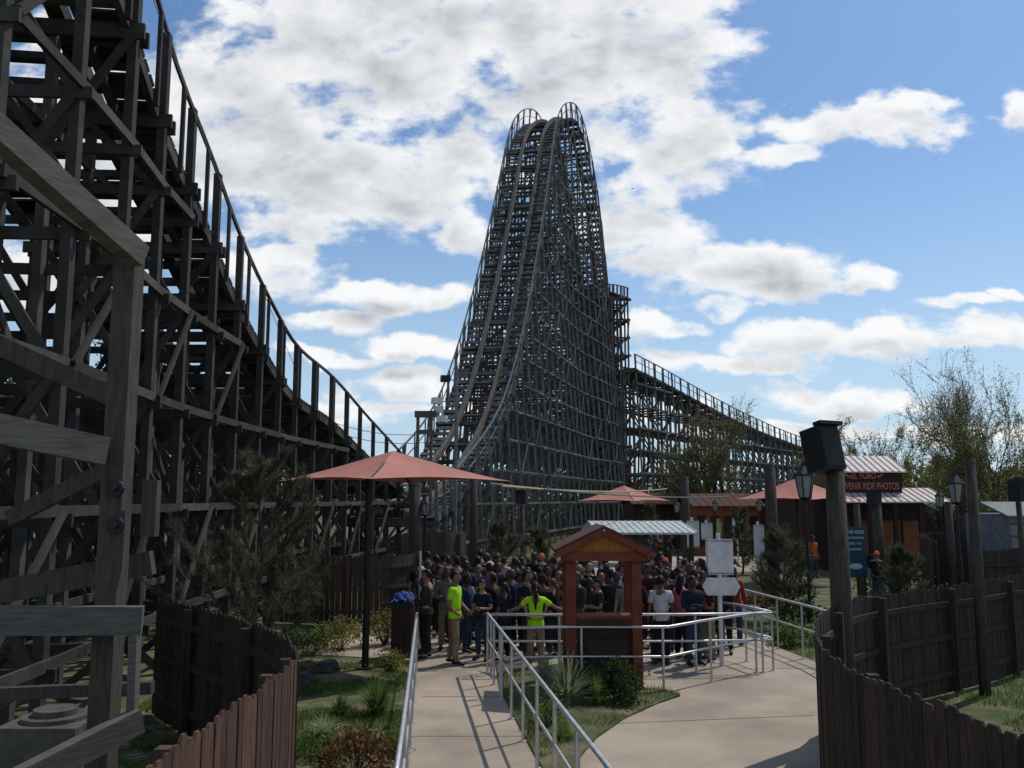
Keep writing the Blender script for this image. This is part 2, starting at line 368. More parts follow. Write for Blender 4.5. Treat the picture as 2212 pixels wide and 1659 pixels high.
# ---------------------------------------------------------------- wooden coasters
def coaster(name,label,ctrl,spacing,half,lofs,lvl,lw,m,batter=0.0,hr=1.1,ledge=.35,board=.4,tie=1.2,trackm=TRACKW,mid=True,railm=None,catw=.9,sides=(-1,1),midrail=True,diagn=3,raildark=None,hs=1.0,ldiag=7,rg=.75,bfill=.62,hw=1.0):
    root=thing(name,label,'roller coaster',(ctrl[0][0],ctrl[0][1],0))
    railm=railm or m
    sp_=spline(ctrl,14); st=resample(sp_,spacing,True); fr=frames(st)
    for bi,(p,h,r,_) in enumerate(fr):
        b=MB(); dz=p.z; top=dz-.35
        def off(o,z): return o+math.copysign(batter*(top-z),o) if abs(o)>=half*.95 else o
        for o in lofs:
            if top<.6: continue
            tz=(dz+hr) if (abs(abs(o)-half)<.01 and (1 if o>0 else -1) in sides) else top
            b.beam(Vector((p.x,p.y,0))+r*off(o,0),Vector((p.x,p.y,tz))+r*o,lw,lw)
        lev=[];z=lvl*.55
        while z<top-.5: lev.append(z); z+=lvl
        mn,mxx=min(lofs),max(lofs)
        for k,z in enumerate(lev):
            s_=1 if k%2 else -1
            b.beam(Vector((p.x,p.y,z))+r*(off(mn,z)-.25)+h*s_*lw*.7,Vector((p.x,p.y,z))+r*(off(mxx,z)+.25)+h*s_*lw*.7,lw*.42*hs,lw*1.15*hs)
        lv=[0]+lev+[top]
        for k in range(len(lv)-1):
            for a in range(len(lofs)-1):
                if lv[k+1]-lv[k]<.7: continue
                if (k+a+bi)%diagn==0: continue
                if (lofs[a+1]-lofs[a])<.9 and (k+a)%2: continue
                o1,o2=(lofs[a],lofs[a+1]) if (k+a+bi)%2 else (lofs[a+1],lofs[a])
                b.beam(Vector((p.x,p.y,lv[k]))+r*off(o1,lv[k])-h*lw*.8,Vector((p.x,p.y,lv[k+1]))+r*off(o2,lv[k+1])-h*lw*.8,lw*.4*hs,lw*.9*hs)
        for q in (-1,1): b.beam(Vector((p.x,p.y,dz-.28-.02*q))+r*(-half-ledge)+h*q*lw*.75,Vector((p.x,p.y,dz-.28-.02*q))+r*(half+ledge)+h*q*lw*.75,lw*.5,lw*1.7*hs)
        b.build('bent',m,root)
    for sd in (-1,1):
        b=MB(); o0=lofs[-1] if sd>0 else lofs[0]
        for i in range(len(fr)-1):
            p,h,r,_=fr[i]; q,h2,r2,_=fr[i+1]
            def of(o,z,tp): return o+math.copysign(batter*(tp-z),o) if abs(o)>=half*.95 else o
            z=lvl*.55+.12; k=0
            while z<min(p.z,q.z)-.6:
                a=Vector((p.x,p.y,z))+r*(of(o0,z,p.z-.35)+sd*lw*.75); c_=Vector((q.x,q.y,z))+r2*(of(o0,z,q.z-.35)+sd*lw*.75)
                b.beam(a,c_,lw*.45*hs,lw*1.0*hs)
                if (i*2+k)%ldiag==0 and z+lvl<min(p.z,q.z):
                    z2=z+lvl; c2=Vector((q.x,q.y,z2))+r2*(of(o0,z2,q.z-.35)+sd*lw*1.2)
                    b.beam(a+r*sd*lw*.5,c2,lw*.35*hs,lw*.8*hs)
                if mid:
                    om=lofs[1] if sd<0 else lofs[-2]
                    if k%2==0: b.beam(Vector((p.x,p.y,z+.3))+r*(om+.01),Vector((q.x,q.y,z+.3))+r2*(om+.01),lw*.4,lw)
                    if (i+k)%3==0 and z+lvl<min(p.z,q.z): b.beam(Vector((q.x,q.y,z))+r2*(om-.1),Vector((p.x,p.y,z+lvl))+r*(om-.1),lw*.4,lw*.95)
                z+=lvl; k+=1
        b.build('ribbon_beams',m,root)
    fine=frames(resample(sp_,1.0)); U=lambda f: f[2].cross(f[3]).normalized()
    for sd in (-1,1):
        b=MB(); s2=MB()
        for i in range(len(fine)-1):
            a,c_=fine[i],fine[i+1]; ua,uc=U(a),U(c_)
            b.beam(a[0]+a[2]*sd*rg+ua*.12,c_[0]+c_[2]*sd*rg+uc*.12,.26,.28,up=ua,j=.0)
            s2.beam(a[0]+a[2]*sd*(rg-.07)+ua*.285,c_[0]+c_[2]*sd*(rg-.07)+uc*.285,.08,.03,up=ua,j=0)
        b.build('running_rail',raildark or TRACKB,root); s2.build('steel_strap',DSTEEL,root)
        b=MB()
        for f in frames(resample(sp_,board)):
            u=U(f); b.beam(f[0]+f[2]*sd*(half-catw),f[0]+f[2]*sd*(half-.03),board*bfill,.06,up=u)
        for i in range(len(fine)-1):
            a,c_=fine[i],fine[i+1]
            for xo in (half-catw+.05,half-.1): b.beam(a[0]+a[2]*sd*xo-U(a)*.17,c_[0]+c_[2]*sd*xo-U(c_)*.17,.12,.22,up=U(a))
        b.build('catwalk',trackm,root)
        if sd not in sides: continue
        b=MB()
        for i in range(len(fine)-1):
            a,c_=fine[i],fine[i+1]
            for z,w in ((hr,.1),(hr*.52,.06)) if midrail else ((hr,.1),):
                b.beam(a[0]+a[2]*sd*half+Vector((0,0,z)),c_[0]+c_[2]*sd*half+Vector((0,0,z)),w*hw*max(lw/.2,.8),w*hw*max(lw/.2,.8)*1.1)
        for f in frames(resample(sp_,1.9)):
            b.beam(f[0]+f[2]*sd*half-Vector((0,0,.3)),f[0]+f[2]*sd*half+Vector((0,0,hr)),lw*.5,lw*.5)
        b.build('handrail',railm,root)
    b=MB()
    for f in frames(resample(sp_,tie)): b.beam(f[0]-f[2]*(half-.1)-U(f)*.1,f[0]+f[2]*(half-.1)-U(f)*.1,.13,.16,up=U(f))
    b.build('cross_ties',trackm,root)
    return root
hill=[at(838,1118,39),at(905,1075,45),at(1000,950,52),at(1054,800,57.5),at(1099,600,64.5),at(1132,420,71.5),at(1146,335,75.5),at(1160,285,79),at(1182,262,82.5),at(1207,274,86),
      at(1228,335,89),at(1247,430,92),at(1262,540,95),at(1274,660,98),at(1284,790,101),at(1294,920,105),at(1310,1010,111),at(1330,1045,120)]
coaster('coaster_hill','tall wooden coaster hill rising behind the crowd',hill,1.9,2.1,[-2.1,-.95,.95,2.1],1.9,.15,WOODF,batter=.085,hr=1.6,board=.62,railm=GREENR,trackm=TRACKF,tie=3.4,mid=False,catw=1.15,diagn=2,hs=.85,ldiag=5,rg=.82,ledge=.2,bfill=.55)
edge_=[(330,-40,14.6),(385,150,16.5),(460,345,19),(520,510,21.3),(580,640,23.8),(640,745,27),(720,815,31),(790,895,35.5),(850,960,39.5),(885,1000,42)]
E=[at(*e) for e in edge_]
E=[E[0]+(E[0]-E[2])*1.1,E[0]+(E[0]-E[1])*1.0]+E
lc=[]
for i,p in enumerate(E):
    t=E[min(i+1,len(E)-1)]-E[max(i-1,0)]; h=Vector((t.x,t.y,0)).normalized(); r=Vector((h.y,-h.x,0)); lc.append(p-r*2.0-Vector((0,0,1.5)))
coaster('near_coaster_drop','weathered wooden coaster drop filling the left side of the view',lc,1.95,2.0,[-8.5,-6.7,-4.9,-3.2,-2.0,-.75,.75,2.0],1.95,.15,WOOD,batter=0.0,hr=1.5,board=.34,sides=(1,),midrail=False,raildark=WOOD,mid=True,tie=.62,diagn=99,ledge=.2,catw=.85,ldiag=4,bfill=.75,hw=.9)
far=[at(1335,768,92),at(1400,800,99),at(1470,838,107),at(1560,885,118),at(1650,925,132),at(1745,962,150),at(1800,1000,165)]
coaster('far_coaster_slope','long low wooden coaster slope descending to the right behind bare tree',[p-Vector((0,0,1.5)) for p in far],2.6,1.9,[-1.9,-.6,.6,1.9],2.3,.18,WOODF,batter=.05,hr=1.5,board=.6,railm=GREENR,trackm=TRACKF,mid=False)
tw=[at(1250,618,104),at(1290,622,97),at(1315,628,92.5),at(1327,634,90)]
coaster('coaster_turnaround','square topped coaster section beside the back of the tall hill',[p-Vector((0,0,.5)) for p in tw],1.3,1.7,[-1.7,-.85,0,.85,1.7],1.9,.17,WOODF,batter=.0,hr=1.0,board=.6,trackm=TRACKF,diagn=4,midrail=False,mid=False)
# foreground timber frame
t=thing('timber_frame','thick weathered timber post and rails at far left edge',"timber frame",(-3.45,8,0))
def bm_(a,b_,w,h,name='rail',m=WOODN,ext=0):
    b=MB(); b.beam(a,b_,w,h); return b.build(name,m,t)
bm_(Vector((at(281,560,8).x,8,0)),at(281,548,8)+Vector((0,0,0)),.19,.22,'post')
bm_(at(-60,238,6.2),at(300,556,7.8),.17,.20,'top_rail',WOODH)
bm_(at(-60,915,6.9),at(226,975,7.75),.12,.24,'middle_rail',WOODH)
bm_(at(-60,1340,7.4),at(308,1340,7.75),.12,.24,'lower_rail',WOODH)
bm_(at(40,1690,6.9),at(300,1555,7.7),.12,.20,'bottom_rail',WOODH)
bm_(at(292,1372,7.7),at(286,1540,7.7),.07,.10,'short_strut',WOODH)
bm_(at(-60,720,9.2),at(250,860,9.4),.1,.2,'brace')
bm_(at(-60,1290,8.6),at(330,1215,8.6),.1,.22,'brace')
bm_(at(-40,1500,9.5),at(330,1485,9.5),.1,.12,'brace')
bm_(at(20,1120,9.0),at(240,1010,9.0),.1,.16,'brace')
for y in (1055,1135):
    b=MB(); p=at(252,y,7.88); b.tube([p,p+Vector((0,-.05,0)),p+Vector((0,-.051,0)),p+Vector((0,-.09,0))],[.075,.075,.03,.03],n=12); b.build('bolt_washer',BLACK,t)
b=MB(); p=at(326,1098,8.05); b.box(p,(.13,.10,.50)); b.build('junction_block',WOODN,t)
p=Vector((at(120,1550,8.9).x,8.9,0))
t2=thing('concrete_footing','square concrete footing with round cap at bottom left','footing',p)
b=MB(); b.box(p+Vector((0,0,.6)),(.75,.75,1.2)); b.build('block',CONCL,t2)
b=MB(); b.tube([p+Vector((0,0,1.2)),p+Vector((0,0,1.24)),p+Vector((0,0,1.245)),p+Vector((0,0,1.3))],[.3,.3,.2,.2],n=24); b.build('cap',CONCL,t2)
# ---------------------------------------------------------------- canopies
def canopy(label,x,y,zc,s,rot=math.pi/4,pole=(0,0),h=.62):
    t=thing('shade_canopy',label,'shade canopy',(x,y,0),group=None)
    b=MB(); N=12; vs=[];fs=[]
    cs=[Vector((math.cos(rot+k*math.pi/2),math.sin(rot+k*math.pi/2),0))*s for k in range(4)]
    for k in range(4):
        a,c_=cs[k],cs[(k+1)%4]; base=len(vs)
        for i in range(N+1):
            for j in range(N+1):
                u=i/N; e=a.lerp(c_,j/N); bow=math.sin(math.pi*j/N); e=e*(1-.10*bow)
                z=h*(1-u)**1.12+ .06*bow*u - .04*math.sin(math.pi*u)*bow
                vs.append(Vector((x,y,zc))+e*u+Vector((0,0,z)))
        for i in range(N):
            for j in range(N):
                q=base+i*(N+1)+j; fs.append((q,q+N+1,q+N+2,q+1))
    b.add(vs,fs); o=b.build('fabric_top',SALM,t,smooth=True)
    for k in range(4):
        b=MB(); b.tube([Vector((x,y,zc+h-.06)),Vector((x,y,zc-.03))+cs[k]*.99],.03,n=6); b.build('frame_arm',BLACK,t)
    b=MB(); b.tube([(x+pole[0],y+pole[1],0),(x+pole[0],y+pole[1],.03),(x+pole[0],y+pole[1],.031),(x+pole[0],y+pole[1],zc+.2)],[.18,.18,.07,.07],n=12)
    b.build('pole',BLACK,t)
    return t
p=at(848,1042,18.2); canopy('large salmon fabric canopy on a black pole at left of centre',p.x,18.2,p.z+.02,2.42,rot=math.radians(-2),pole=(-.45,-.2))
p=at(1348,1082,47); canopy('small distant salmon canopy behind the white queue roof',p.x,47,p.z,2.5,rot=math.radians(5),h=.8)
p=at(1722,1079,36); canopy('salmon canopy beside the lantern pole at right',p.x,36,p.z,2.5,rot=math.radians(-4),h=.85)
# ---------------------------------------------------------------- kiosk
kx0,kx1,ky0,ky1=1.02,2.16,15.75,16.75
t=thing('kiosk','red orange wooden kiosk with brown gable roof and mustard front',"kiosk",(1.6,16.2,.02))
for x in(kx0,kx1):
    for y in(ky0,ky1):
        b=MB(); b.box((x,y,1.2),(.17,.17,2.36)); b.build('post',KRED,t)
mx_=(kx0+kx1)/2; rz0,rz1=2.42,2.80
for sd in(-1,1):
    b=MB(); e=.86
    a=[Vector((mx_,ky0-.28,rz1)),Vector((mx_+sd*e,ky0-.28,rz0-.03)),Vector((mx_+sd*e,ky1+.2,rz0-.03)),Vector((mx_,ky1+.2,rz1))]
    b.add(a+[q+Vector((0,0,.05)) for q in a],[(0,1,2,3),(7,6,5,4),(0,4,5,1),(1,5,6,2),(2,6,7,3),(3,7,4,0)]); b.build('roof',SHING,t)
    b=MB(); b.beam(Vector((mx_,ky0-.30,rz1-.05)),Vector((mx_+sd*(e+.01),ky0-.30,rz0-.09)),.035,.10); b.build('barge_board',KRED,t)
b=MB(); b.add([(mx_-.72,ky0-.2,rz0-.02),(mx_+.72,ky0-.2,rz0-.02),(mx_,ky0-.2,rz1-.06),(mx_-.72,ky0-.17,rz0-.02),(mx_+.72,ky0-.17,rz0-.02),(mx_,ky0-.17,rz1-.06)],[(0,1,2),(5,4,3),(0,3,4,1)]); b.build('gable_panel',KYEL,t)
for y in (ky0-.19,ky1):
    b=MB(); b.box((mx_,y,rz0-.1),(1.5,.09,.15)); b.build('header_beam',KRED,t)
b=MB(); b.box((mx_,ky0+.12,1.28),(.96,.5,.05)); b.build('counter',KRED,t)
b=MB(); b.box((mx_,ky0-.09,1.20),(.96,.03,.12)); b.build('counter_front',KDARK,t)
b=MB(); b.box((mx_+.03,ky0+.3,.62),(.93,.5,1.1)); b.build('cabinet',KDARK,t)
for c_,d_ in (((mx_+.03,ky0+.02,.95),(.93,.04,.05)),((mx_+.03,ky0+.02,.28),(.93,.04,.05)),((mx_+.46,ky0+.02,.61),(.05,.035,.6)),((mx_-.4,ky0+.02,.61),(.05,.035,.6))):
    b=MB(); b.box(c_,d_); b.build('cabinet_trim',MAROON,t)
# ---------------------------------------------------------------- buildings
def slab(b,x0,x1,y0,z0,y1,z1,th=.06,ribs=0,mi=0,rmi=0,rw=.025):
    a=[Vector((x0,y0,z0)),Vector((x1,y0,z0)),Vector((x1,y1,z1)),Vector((x0,y1,z1))]
    b.add(a+[q+Vector((0,0,th)) for q in a],[(3,2,1,0),(4,5,6,7),(0,1,5,4),(1,2,6,5),(2,3,7,6),(3,0,4,7)],mi)
    if ribs:
        k=int((x1-x0)/ribs)
        for i in range(k+1):
            x=x0+.02+(x1-x0-.04)*i/k; b.beam(Vector((x,y0,z0+th+.01)),Vector((x,y1,z1+th+.01)),rw,.03,mi=rmi)
t=thing('queue_shelter','low shelter with whitish ribbed roof above the crowd','shelter',(3.7,28.3,0))
p0=at(1287,1155,27.2);p1=at(1508,1155,27.2)
b=MB(); slab(b,p0.x,p1.x,27.2,2.24,30,2.52,ribs=.2); slab(b,p0.x,p1.x,32.6,2.2,30.02,2.52); b.build('roof',ROOFG,t)
for x in (p0.x+.15,(p0.x+p1.x)/2,p1.x-.15):
    for y in (27.5,32.2):
        b=MB(); b.box((x,y,1.12),(.12,.12,2.24)); b.build('post',PICKD,t)
d=40; X=lambda px: at(px,1080,d).x; Z=lambda py,dd=40: at(1800,py,dd).z
t=thing('photo_building','terracotta souvenir photo building with pale ribbed metal roofs','building',(X(1910),42,0))
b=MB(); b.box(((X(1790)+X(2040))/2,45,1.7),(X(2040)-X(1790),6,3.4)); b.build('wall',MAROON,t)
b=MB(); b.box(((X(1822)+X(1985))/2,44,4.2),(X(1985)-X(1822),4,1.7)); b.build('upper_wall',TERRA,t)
b=MB(); b.box(((X(1812)+X(1968))/2,40.9,(Z(1018)+Z(1066))/2),(X(1968)-X(1812),.12,Z(1018)-Z(1066))); b.build('sign_board',MAROON,t)
b=MB(); slab(b,X(1805),X(2045),39.6,Z(1086),41.6,Z(1056),ribs=.3,rmi=1,rw=.06); b.build('lower_roof',[ROOFW,RIBR],t)
b=MB(); slab(b,X(1828),X(1978),40.7,Z(1020),42.6,Z(994)+.25,ribs=.3,rmi=1,rw=.06); slab(b,X(1828),X(1978),45,Z(1020),42.62,Z(994)+.25); b.build('upper_roof',[ROOFW,RIBR],t)
for px in (1822,1875,1930,1985,2038):
    b=MB(); b.box((X(px),39.9,Z(1090)/2),(.18,.18,Z(1090))); b.build('column',MAROON,t)
for px in (1845,1905,1960,2010):
    b=MB(); b.box((X(px),41.97,1.5),(.9,.06,1.6)); b.build('window',TERRA,t)
text_mesh('EL TORO',.42,(X(1883),40.8,Z(1027)),(math.pi/2,0,0),LETR,t,width=1.12)
text_mesh('SOUVENIR RIDE PHOTOS',.44,(X(1889),40.8,Z(1050)),(math.pi/2,0,0),LETR,t,width=2.95)
for sd in(-1,1):
    b=MB(); cx=X(1883); b.tube([Vector((cx+sd*.62,40.78,Z(1030))),Vector((cx+sd*.85,40.78,Z(1024))),Vector((cx+sd*.93,40.78,Z(1012)))],[.06,.045,.01],n=6); b.build('horn_emblem',LETR,t)
def shed(label,px0,px1,d,zt,m,rm,cat='building',name='station_building',openings=4,dep=5):
    x0,x1=at(px0,1080,d).x,at(px1,1080,d).x; t=thing(name,label,cat,((x0+x1)/2,d+dep/2,0))
    b=MB(); b.box(((x0+x1)/2,d+dep/2,zt/2),(x1-x0,dep,zt)); b.build('wall',m,t)
    b=MB(); slab(b,x0-.3,x1+.3,d-.7,zt-.05,d+dep/2,zt+.7,ribs=.5); slab(b,x0-.3,x1+.3,d+dep+.5,zt-.05,d+dep/2+.02,zt+.7); b.build('roof',rm,t)
    for i in range(openings):
        x=x0+(x1-x0)*(i+.5)/openings; b=MB(); b.box((x,d-.02,1.35),((x1-x0)/openings*.6,.06,1.7)); b.build('window',BLACK,t)
        b=MB(); b.box((x,d-.05,2.25),((x1-x0)/openings*.66,.08,.1)); b.build('lintel',MAROON,t)
shed('low orange station building behind the white boards',1500,1640,54,2.9,TERRA,SHING,openings=5)
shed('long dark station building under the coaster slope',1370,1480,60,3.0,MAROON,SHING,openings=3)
shed('terracotta arcade wall left of the photo building',1690,1800,52,2.9,TERRA,SHING,openings=4)
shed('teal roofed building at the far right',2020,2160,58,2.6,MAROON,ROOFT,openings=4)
t=thing('timber_cabin','grey white timber cabin at the right edge of the view','building',(at(2195,1080,30).x,31,0))
x0,x1=at(2180,1080,30).x,at(2260,1080,30).x
b=MB(); b.box(((x0+x1)/2,31.5,1.4),(x1-x0,3,2.8)); b.build('wall',CABIN,t)
b=MB(); slab(b,x0-.2,x1+.2,29.8,2.7,31.5,3.15); b.build('roof',ROOFT,t)
for k in range(6):
    b=MB(); b.box(((x0+x1)/2,29.97,.4+k*.42),(x1-x0,.05,.05)); b.build('trim_board',CONCL,t)
# ---------------------------------------------------------------- poles, speakers, lanterns
def pole(label,px,top,d,wpx,m=POLEW,name='wooden_pole'):
    q=at(px,top,d); r=wpx/F*d/2; t=thing(name,label,'pole',(q.x,d,0))
    b=MB(); b.tube([(q.x,d,0),(q.x+.01,d,q.z*.5),(q.x,d,q.z)],[r*1.06,r*1.02,r*.94],n=14); b.build('shaft',m,t,smooth=True)
    b=MB(); b.tube([(q.x,d,q.z*.98),(q.x,d,q.z+.012)],[r*.97,r*.9],n=14); b.build('end_cap',POLEW,t)
    return q
q1=pole('thick wooden pole carrying the big black loudspeaker at right',1802,1008,12.9,42)
pole('tall wooden pole in the garden left of right canopy',1662,1003,30,25)
pole('wooden pole standing behind the white boards',1479,1030,36,18)
pole('slim wooden pole at the foot of the tall hill',1023,1015,36,17)
pole('dark wooden pole under the right edge of big canopy',897,1045,26,26)
pole('tall dark pole in front of the right rear picket fence',2095,993,15.6,22)
pole('short wooden pole beside the teal banner',1850,1090,26,14)
pole('short wooden pole near the photo building entrance',1893,1085,31,20)
pole('far right dark pole near grey cabin',2048,1085,27,15)
GRL=mat('speaker_grille',(.035,.035,.04),(.02,.02,.022),scale=60)
def speaker(label,c,w,dp,h,rz,tilt=0):
    t=thing('loudspeaker',label,'loudspeaker',c,rz); M=Matrix.Rotation(tilt,3,'X')
    def pt(nm,b,m):
        b.v=[tuple(M@Vector(v)) for v in b.v]; o=bpy.data.objects.new(nm,b.mesh(nm,m)); C.objects.link(o); o.parent=t
    b=MB(); b.box((0,0,0),(w,dp,h)); pt('cabinet',b,BLACK)
    b=MB(); b.box((0,-dp/2-.02,h*.5+.028),(w+.03,.14,.05)); pt('rain_hood',b,BLACK)
    b=MB(); b.box((0,-dp/2-.012,-.02),(w*.86,.018,h*.84)); pt('grille',b,GRL)
    b=MB(); b.tube([(0,dp/2-.02,0),(0,dp/2+.12,-.05)],.03,n=6); pt('bracket',b,BLACK)
    return t
speaker('big black loudspeaker tilted on top of thick wooden pole',at(1777,972,12.7),.42,.34,.62,math.radians(28),math.radians(-12))
speaker('small black loudspeaker on pole under canopy edge',at(1128,1075,30),.34,.3,.42,math.radians(-20))
speaker('small black loudspeaker above the photo building walk',at(1888,1075,31),.4,.3,.5,math.radians(20))
speaker('black loudspeaker at the right border on dark pole',at(2200,1060,21),.32,.3,.5,math.radians(15))
pole('thin pole holding the loudspeaker at the right border',2200,1085,21.3,12)
pole('thin pole holding the small loudspeaker near the hill foot',1128,1092,30.3,10)
def lantern(label,q,s=1.0):
    t=thing('lantern_lamp',label,'lantern',(q.x,q.y,0))
    z=q.z; b=MB(); x,y=q.x,q.y
    b.tube([(x,y,z-.28*s),(x,y,z+.10*s)],[.10*s,.17*s],n=6,cap=True); b.build('glass_body',GLASS,t)
    b=MB(); b.tube([(x,y,z+.10*s),(x,y,z+.13*s),(x,y,z+.27*s),(x,y,z+.36*s)],[.20*s,.19*s,.06*s,.015*s],n=6); b.build('cap',BLACK,t)
    b=MB()
    for k in range(6):
        a=k*math.pi/3; b.tube([(x+.102*s*math.cos(a),y+.102*s*math.sin(a),z-.28*s),(x+.172*s*math.cos(a),y+.172*s*math.sin(a),z+.10*s)],.012*s,n=4)
    b.tube([(x,y,z-.34*s),(x,y,z-.28*s)],[.06*s,.12*s],n=8); b.build('cage',BLACK,t)
    b=MB(); b.tube([(x,y,0),(x,y,.5),(x,y,.52),(x,y,z-.32*s)],[.09,.07,.045,.035],n=10); b.build('post',BLACK,t)
lantern('black lantern lamp beside the big loudspeaker pole',at(1738,1040,24.5),1.55)
lantern('tall black lantern lamp right of the photo building',at(2064,1056,24),1.25)
lantern('small lantern lamp below the photo building roof',at(2030,1078,34),1.0)
lantern('lantern lamp near the garden pole',at(1640,1092,40),.9)
lantern('lantern lamp left of the large sign post',at(1462,1095,44),.9)
lantern('lantern lamp between two canopies far off',at(1545,1092,46),.9)
lantern('lantern lamp hanging near big canopy right end',at(918,1095,26),.8)
q=at(986,790,42); t=thing('floodlight_mast','green mast with white floodlights left of the drop','light mast',(q.x,42,0))
b=MB(); b.tube([(q.x,42,0),(q.x,42,q.z)],.08,n=10); b.build('mast',GREENR,t)
for px,py,a,m_ in ((944,866,.5,WHITE),(955,905,-.3,WHITE),(962,818,.2,BLACK),(948,884,.1,WHITE)):
    p=at(px,py,42); b=MB(); b.box(p,(.45,.35,.3),a); b.build('floodlight',m_,t)
    b=MB(); b.beam(p,(q.x,42,p.z-.1),.05,.05); b.build('arm',GREENR,t)
q=at(915,890,40); t=thing('equipment_gantry','small dark timber gantry left of floodlight mast','gantry',(q.x,40,0))
for dx in(-.25,.35):
    b=MB(); b.beam((q.x+dx,40,0),(q.x+dx,40,q.z),.14,.14); b.build('leg',WOODF,t)
for a in (((q.x-.4,40,q.z-.1),(q.x+.6,40,q.z-.1),.2,.3),((q.x-.3,40.02,q.z-.9),(q.x+.5,40.02,q.z-.9),.1,.2)):
    b=MB(); b.beam(*a); b.build('cross_beam',WOODF,t)
# ---------------------------------------------------------------- signs
def board_sign(label,px,pyt,pyb,d,hpx,wpx,arrow=None,m=WHITE):
    q=at(px,(pyt+pyb)/2,d); w=wpx/F*d; h=(pyb-pyt)/F*d
    t=thing('sign_board',label,'sign',(q.x,d,0)); b=MB(); b.box((q.x,d,q.z),(w,.05,h)); b.build('panel',m,t)
    for e in (1,-1):
        b=MB(); b.box((q.x,d-.03,q.z+e*(h/2-.03)),(w,.02,.02)); b.build('frame_strip',CABIN,t)
    if arrow:
        za=at(px,arrow,d).z; b=MB(); ww=w*.55; hh=.17
        b.add([(q.x+sx,d+yy,za+sz) for yy in(-.03,0.02) for sx,sz in((-ww,-hh),(ww,-hh),(ww+.1,0),(ww,hh),(-ww,hh),(-ww-.1,0))],[(0,1,2,3,4,5),(11,10,9,8,7,6)]+[(k,k+6,(k+1)%6+6,(k+1)%6) for k in range(6)]); b.build('arrow_panel',m,t)
    b=MB(); b.tube([(q.x-.02,d+.06,0),(q.x-.02,d+.06,q.z+h/2+.12)],.045,n=10); b.build('post',m,t)
board_sign('blank white sign with pointed lower panel on a white post',1556,1166,1240,18.1,0,54,arrow=1267)
board_sign('narrow white sign board behind the kiosk shelter',1497,1126,1182,30,0,26)
board_sign('white sign board hanging beside the garden pole',1640,1135,1205,31,0,22)
board_sign('small white sign between the two boards far off',1527,1130,1165,38,0,24)
board_sign('thin yellow sign above the waiting line',1553,1128,1152,34,0,10,m=YEL)
board_sign('white notice board deep in the queue line',1594,1120,1165,44,0,22)
q=at(1846,1192,24); t=thing('banner_sign','teal banner sign with pale lettering behind the thick pole','sign',(q.x,24,0))
w=.60;h=(1245-1140)/F*24
b=MB(); b.box((q.x,24,q.z),(w,.05,h)); b.build('panel',TEAL,t)
for i,(s,sz,wd) in enumerate((('THIS RIDE',.12,.52),('PHOTOGRAPHS',.075,.5),('LIKE TO',.08,.34),('AGAIN?',.08,.34))):
    text_mesh(s,sz,(q.x,23.96,q.z+h/2-.14-i*.15),(math.pi/2,0,0),LETW,t,width=wd)
b=MB(); b.ell((q.x,23.95,q.z-.38),(.18,.01,.08),12,8); b.build('emblem',LETW,t)
for sd in (-1,1):
    b=MB(); b.box((q.x+sd*.26,24.06,q.z/2),(.05,.05,q.z)); b.build('leg',BLACK,t)
def cable(name,label,a,c_,sag,r,m,cat='cable'):
    b=MB(); b.tube([Vector(a).lerp(Vector(c_),i/16)-Vector((0,0,sag*4*(i/16)*(1-i/16))) for i in range(17)],r,n=5); tag(b.build(name,m),label,cat)
cable('yellow_cable','yellow cable strung from big canopy to the far pole',at(1085,1050,20),at(1440,1056,36),.12,.028,YEL)
cable('grey_cable','grey cable strung beside the yellow one',at(1060,1045,20),at(1575,1072,40),.15,.025,GREENR)
cable('power_line','upper thin power line left of the tall hill',at(700,905,70),at(1000,920,75),1.0,.025,BLACK)
cable('power_line','lower thin power line left of the tall hill',at(700,925,70),at(1000,938,75),1.0,.025,BLACK)
cable('guy_wire','thin steel wire beside the near coaster handrail',at(310,-60,14.4),at(640,800,28),.2,.009,STEEL)
b=MB(); p=at(1367,407,120); b.ell(p,(.08,.18,.07),8,6)
for sd in(-1,1): b.add([p+Vector((0,-.08,0)),p+Vector((0,.1,0)),p+Vector((sd*.3,.12,.08)),p+Vector((sd*.18,-.06,.06))],[(0,1,2,3)])
tag(b.build('bird',BLACK),'tiny dark bird flying right of the hill crest','bird')
p=gnd(868,1420); t=thing('litter_bin','dark slatted bin left of the narrow walk','bin',(p.x,p.y,0))
b=MB(); b.box((p.x,p.y,.55),(.42,.42,1.1)); b.build('bin_body',KDARK,t)
for k in range(5):
    b=MB(); b.box((p.x-.16+.08*k,p.y-.22,.55),(.055,.02,1.0)); b.build('slat',PICKD,t)
b=MB(); b.box((p.x,p.y,1.13),(.47,.47,.06)); b.build('bin_lid',BLACK,t)
b=MB(); vs=[];n=14
for i in range(n):
    for j in range(n):
        u=(i/(n-1)-.5)*.46; v=(j/(n-1)-.5)*.5; dd=max(abs(u)-.2,0)+max(abs(v)-.22,0)
        vs.append((p.x+.04+u,p.y+v,1.18+.04*math.sin(i*1.3+j)+.035*math.cos(j*1.7)-dd*2.8+.14*math.exp(-14*(u*u+v*v))))
b.add(vs,[(i*n+j,(i+1)*n+j,(i+1)*n+j+1,i*n+j+1) for i in range(n-1) for j in range(n-1)]); tag(b.build('jacket',BLUE,smooth=True),'crumpled blue jacket lying on the dark bin','jacket')
p=gnd(905,1405); b=MB(); b.tube([(p.x,p.y,0),(p.x,p.y,2.15)],.03,n=8); tag(b.build('steel_pole',STEEL),'thin tall steel pole at the crowd left corner','pole')
b=MB(); vs=[];n=8
for i in range(n):
    for j in range(10): vs.append((p.x+.03+(i/(n-1))*.2+.02*math.sin(j),p.y-.05+.03*math.sin(i*2.1+j*.3),1.05-.075*j))
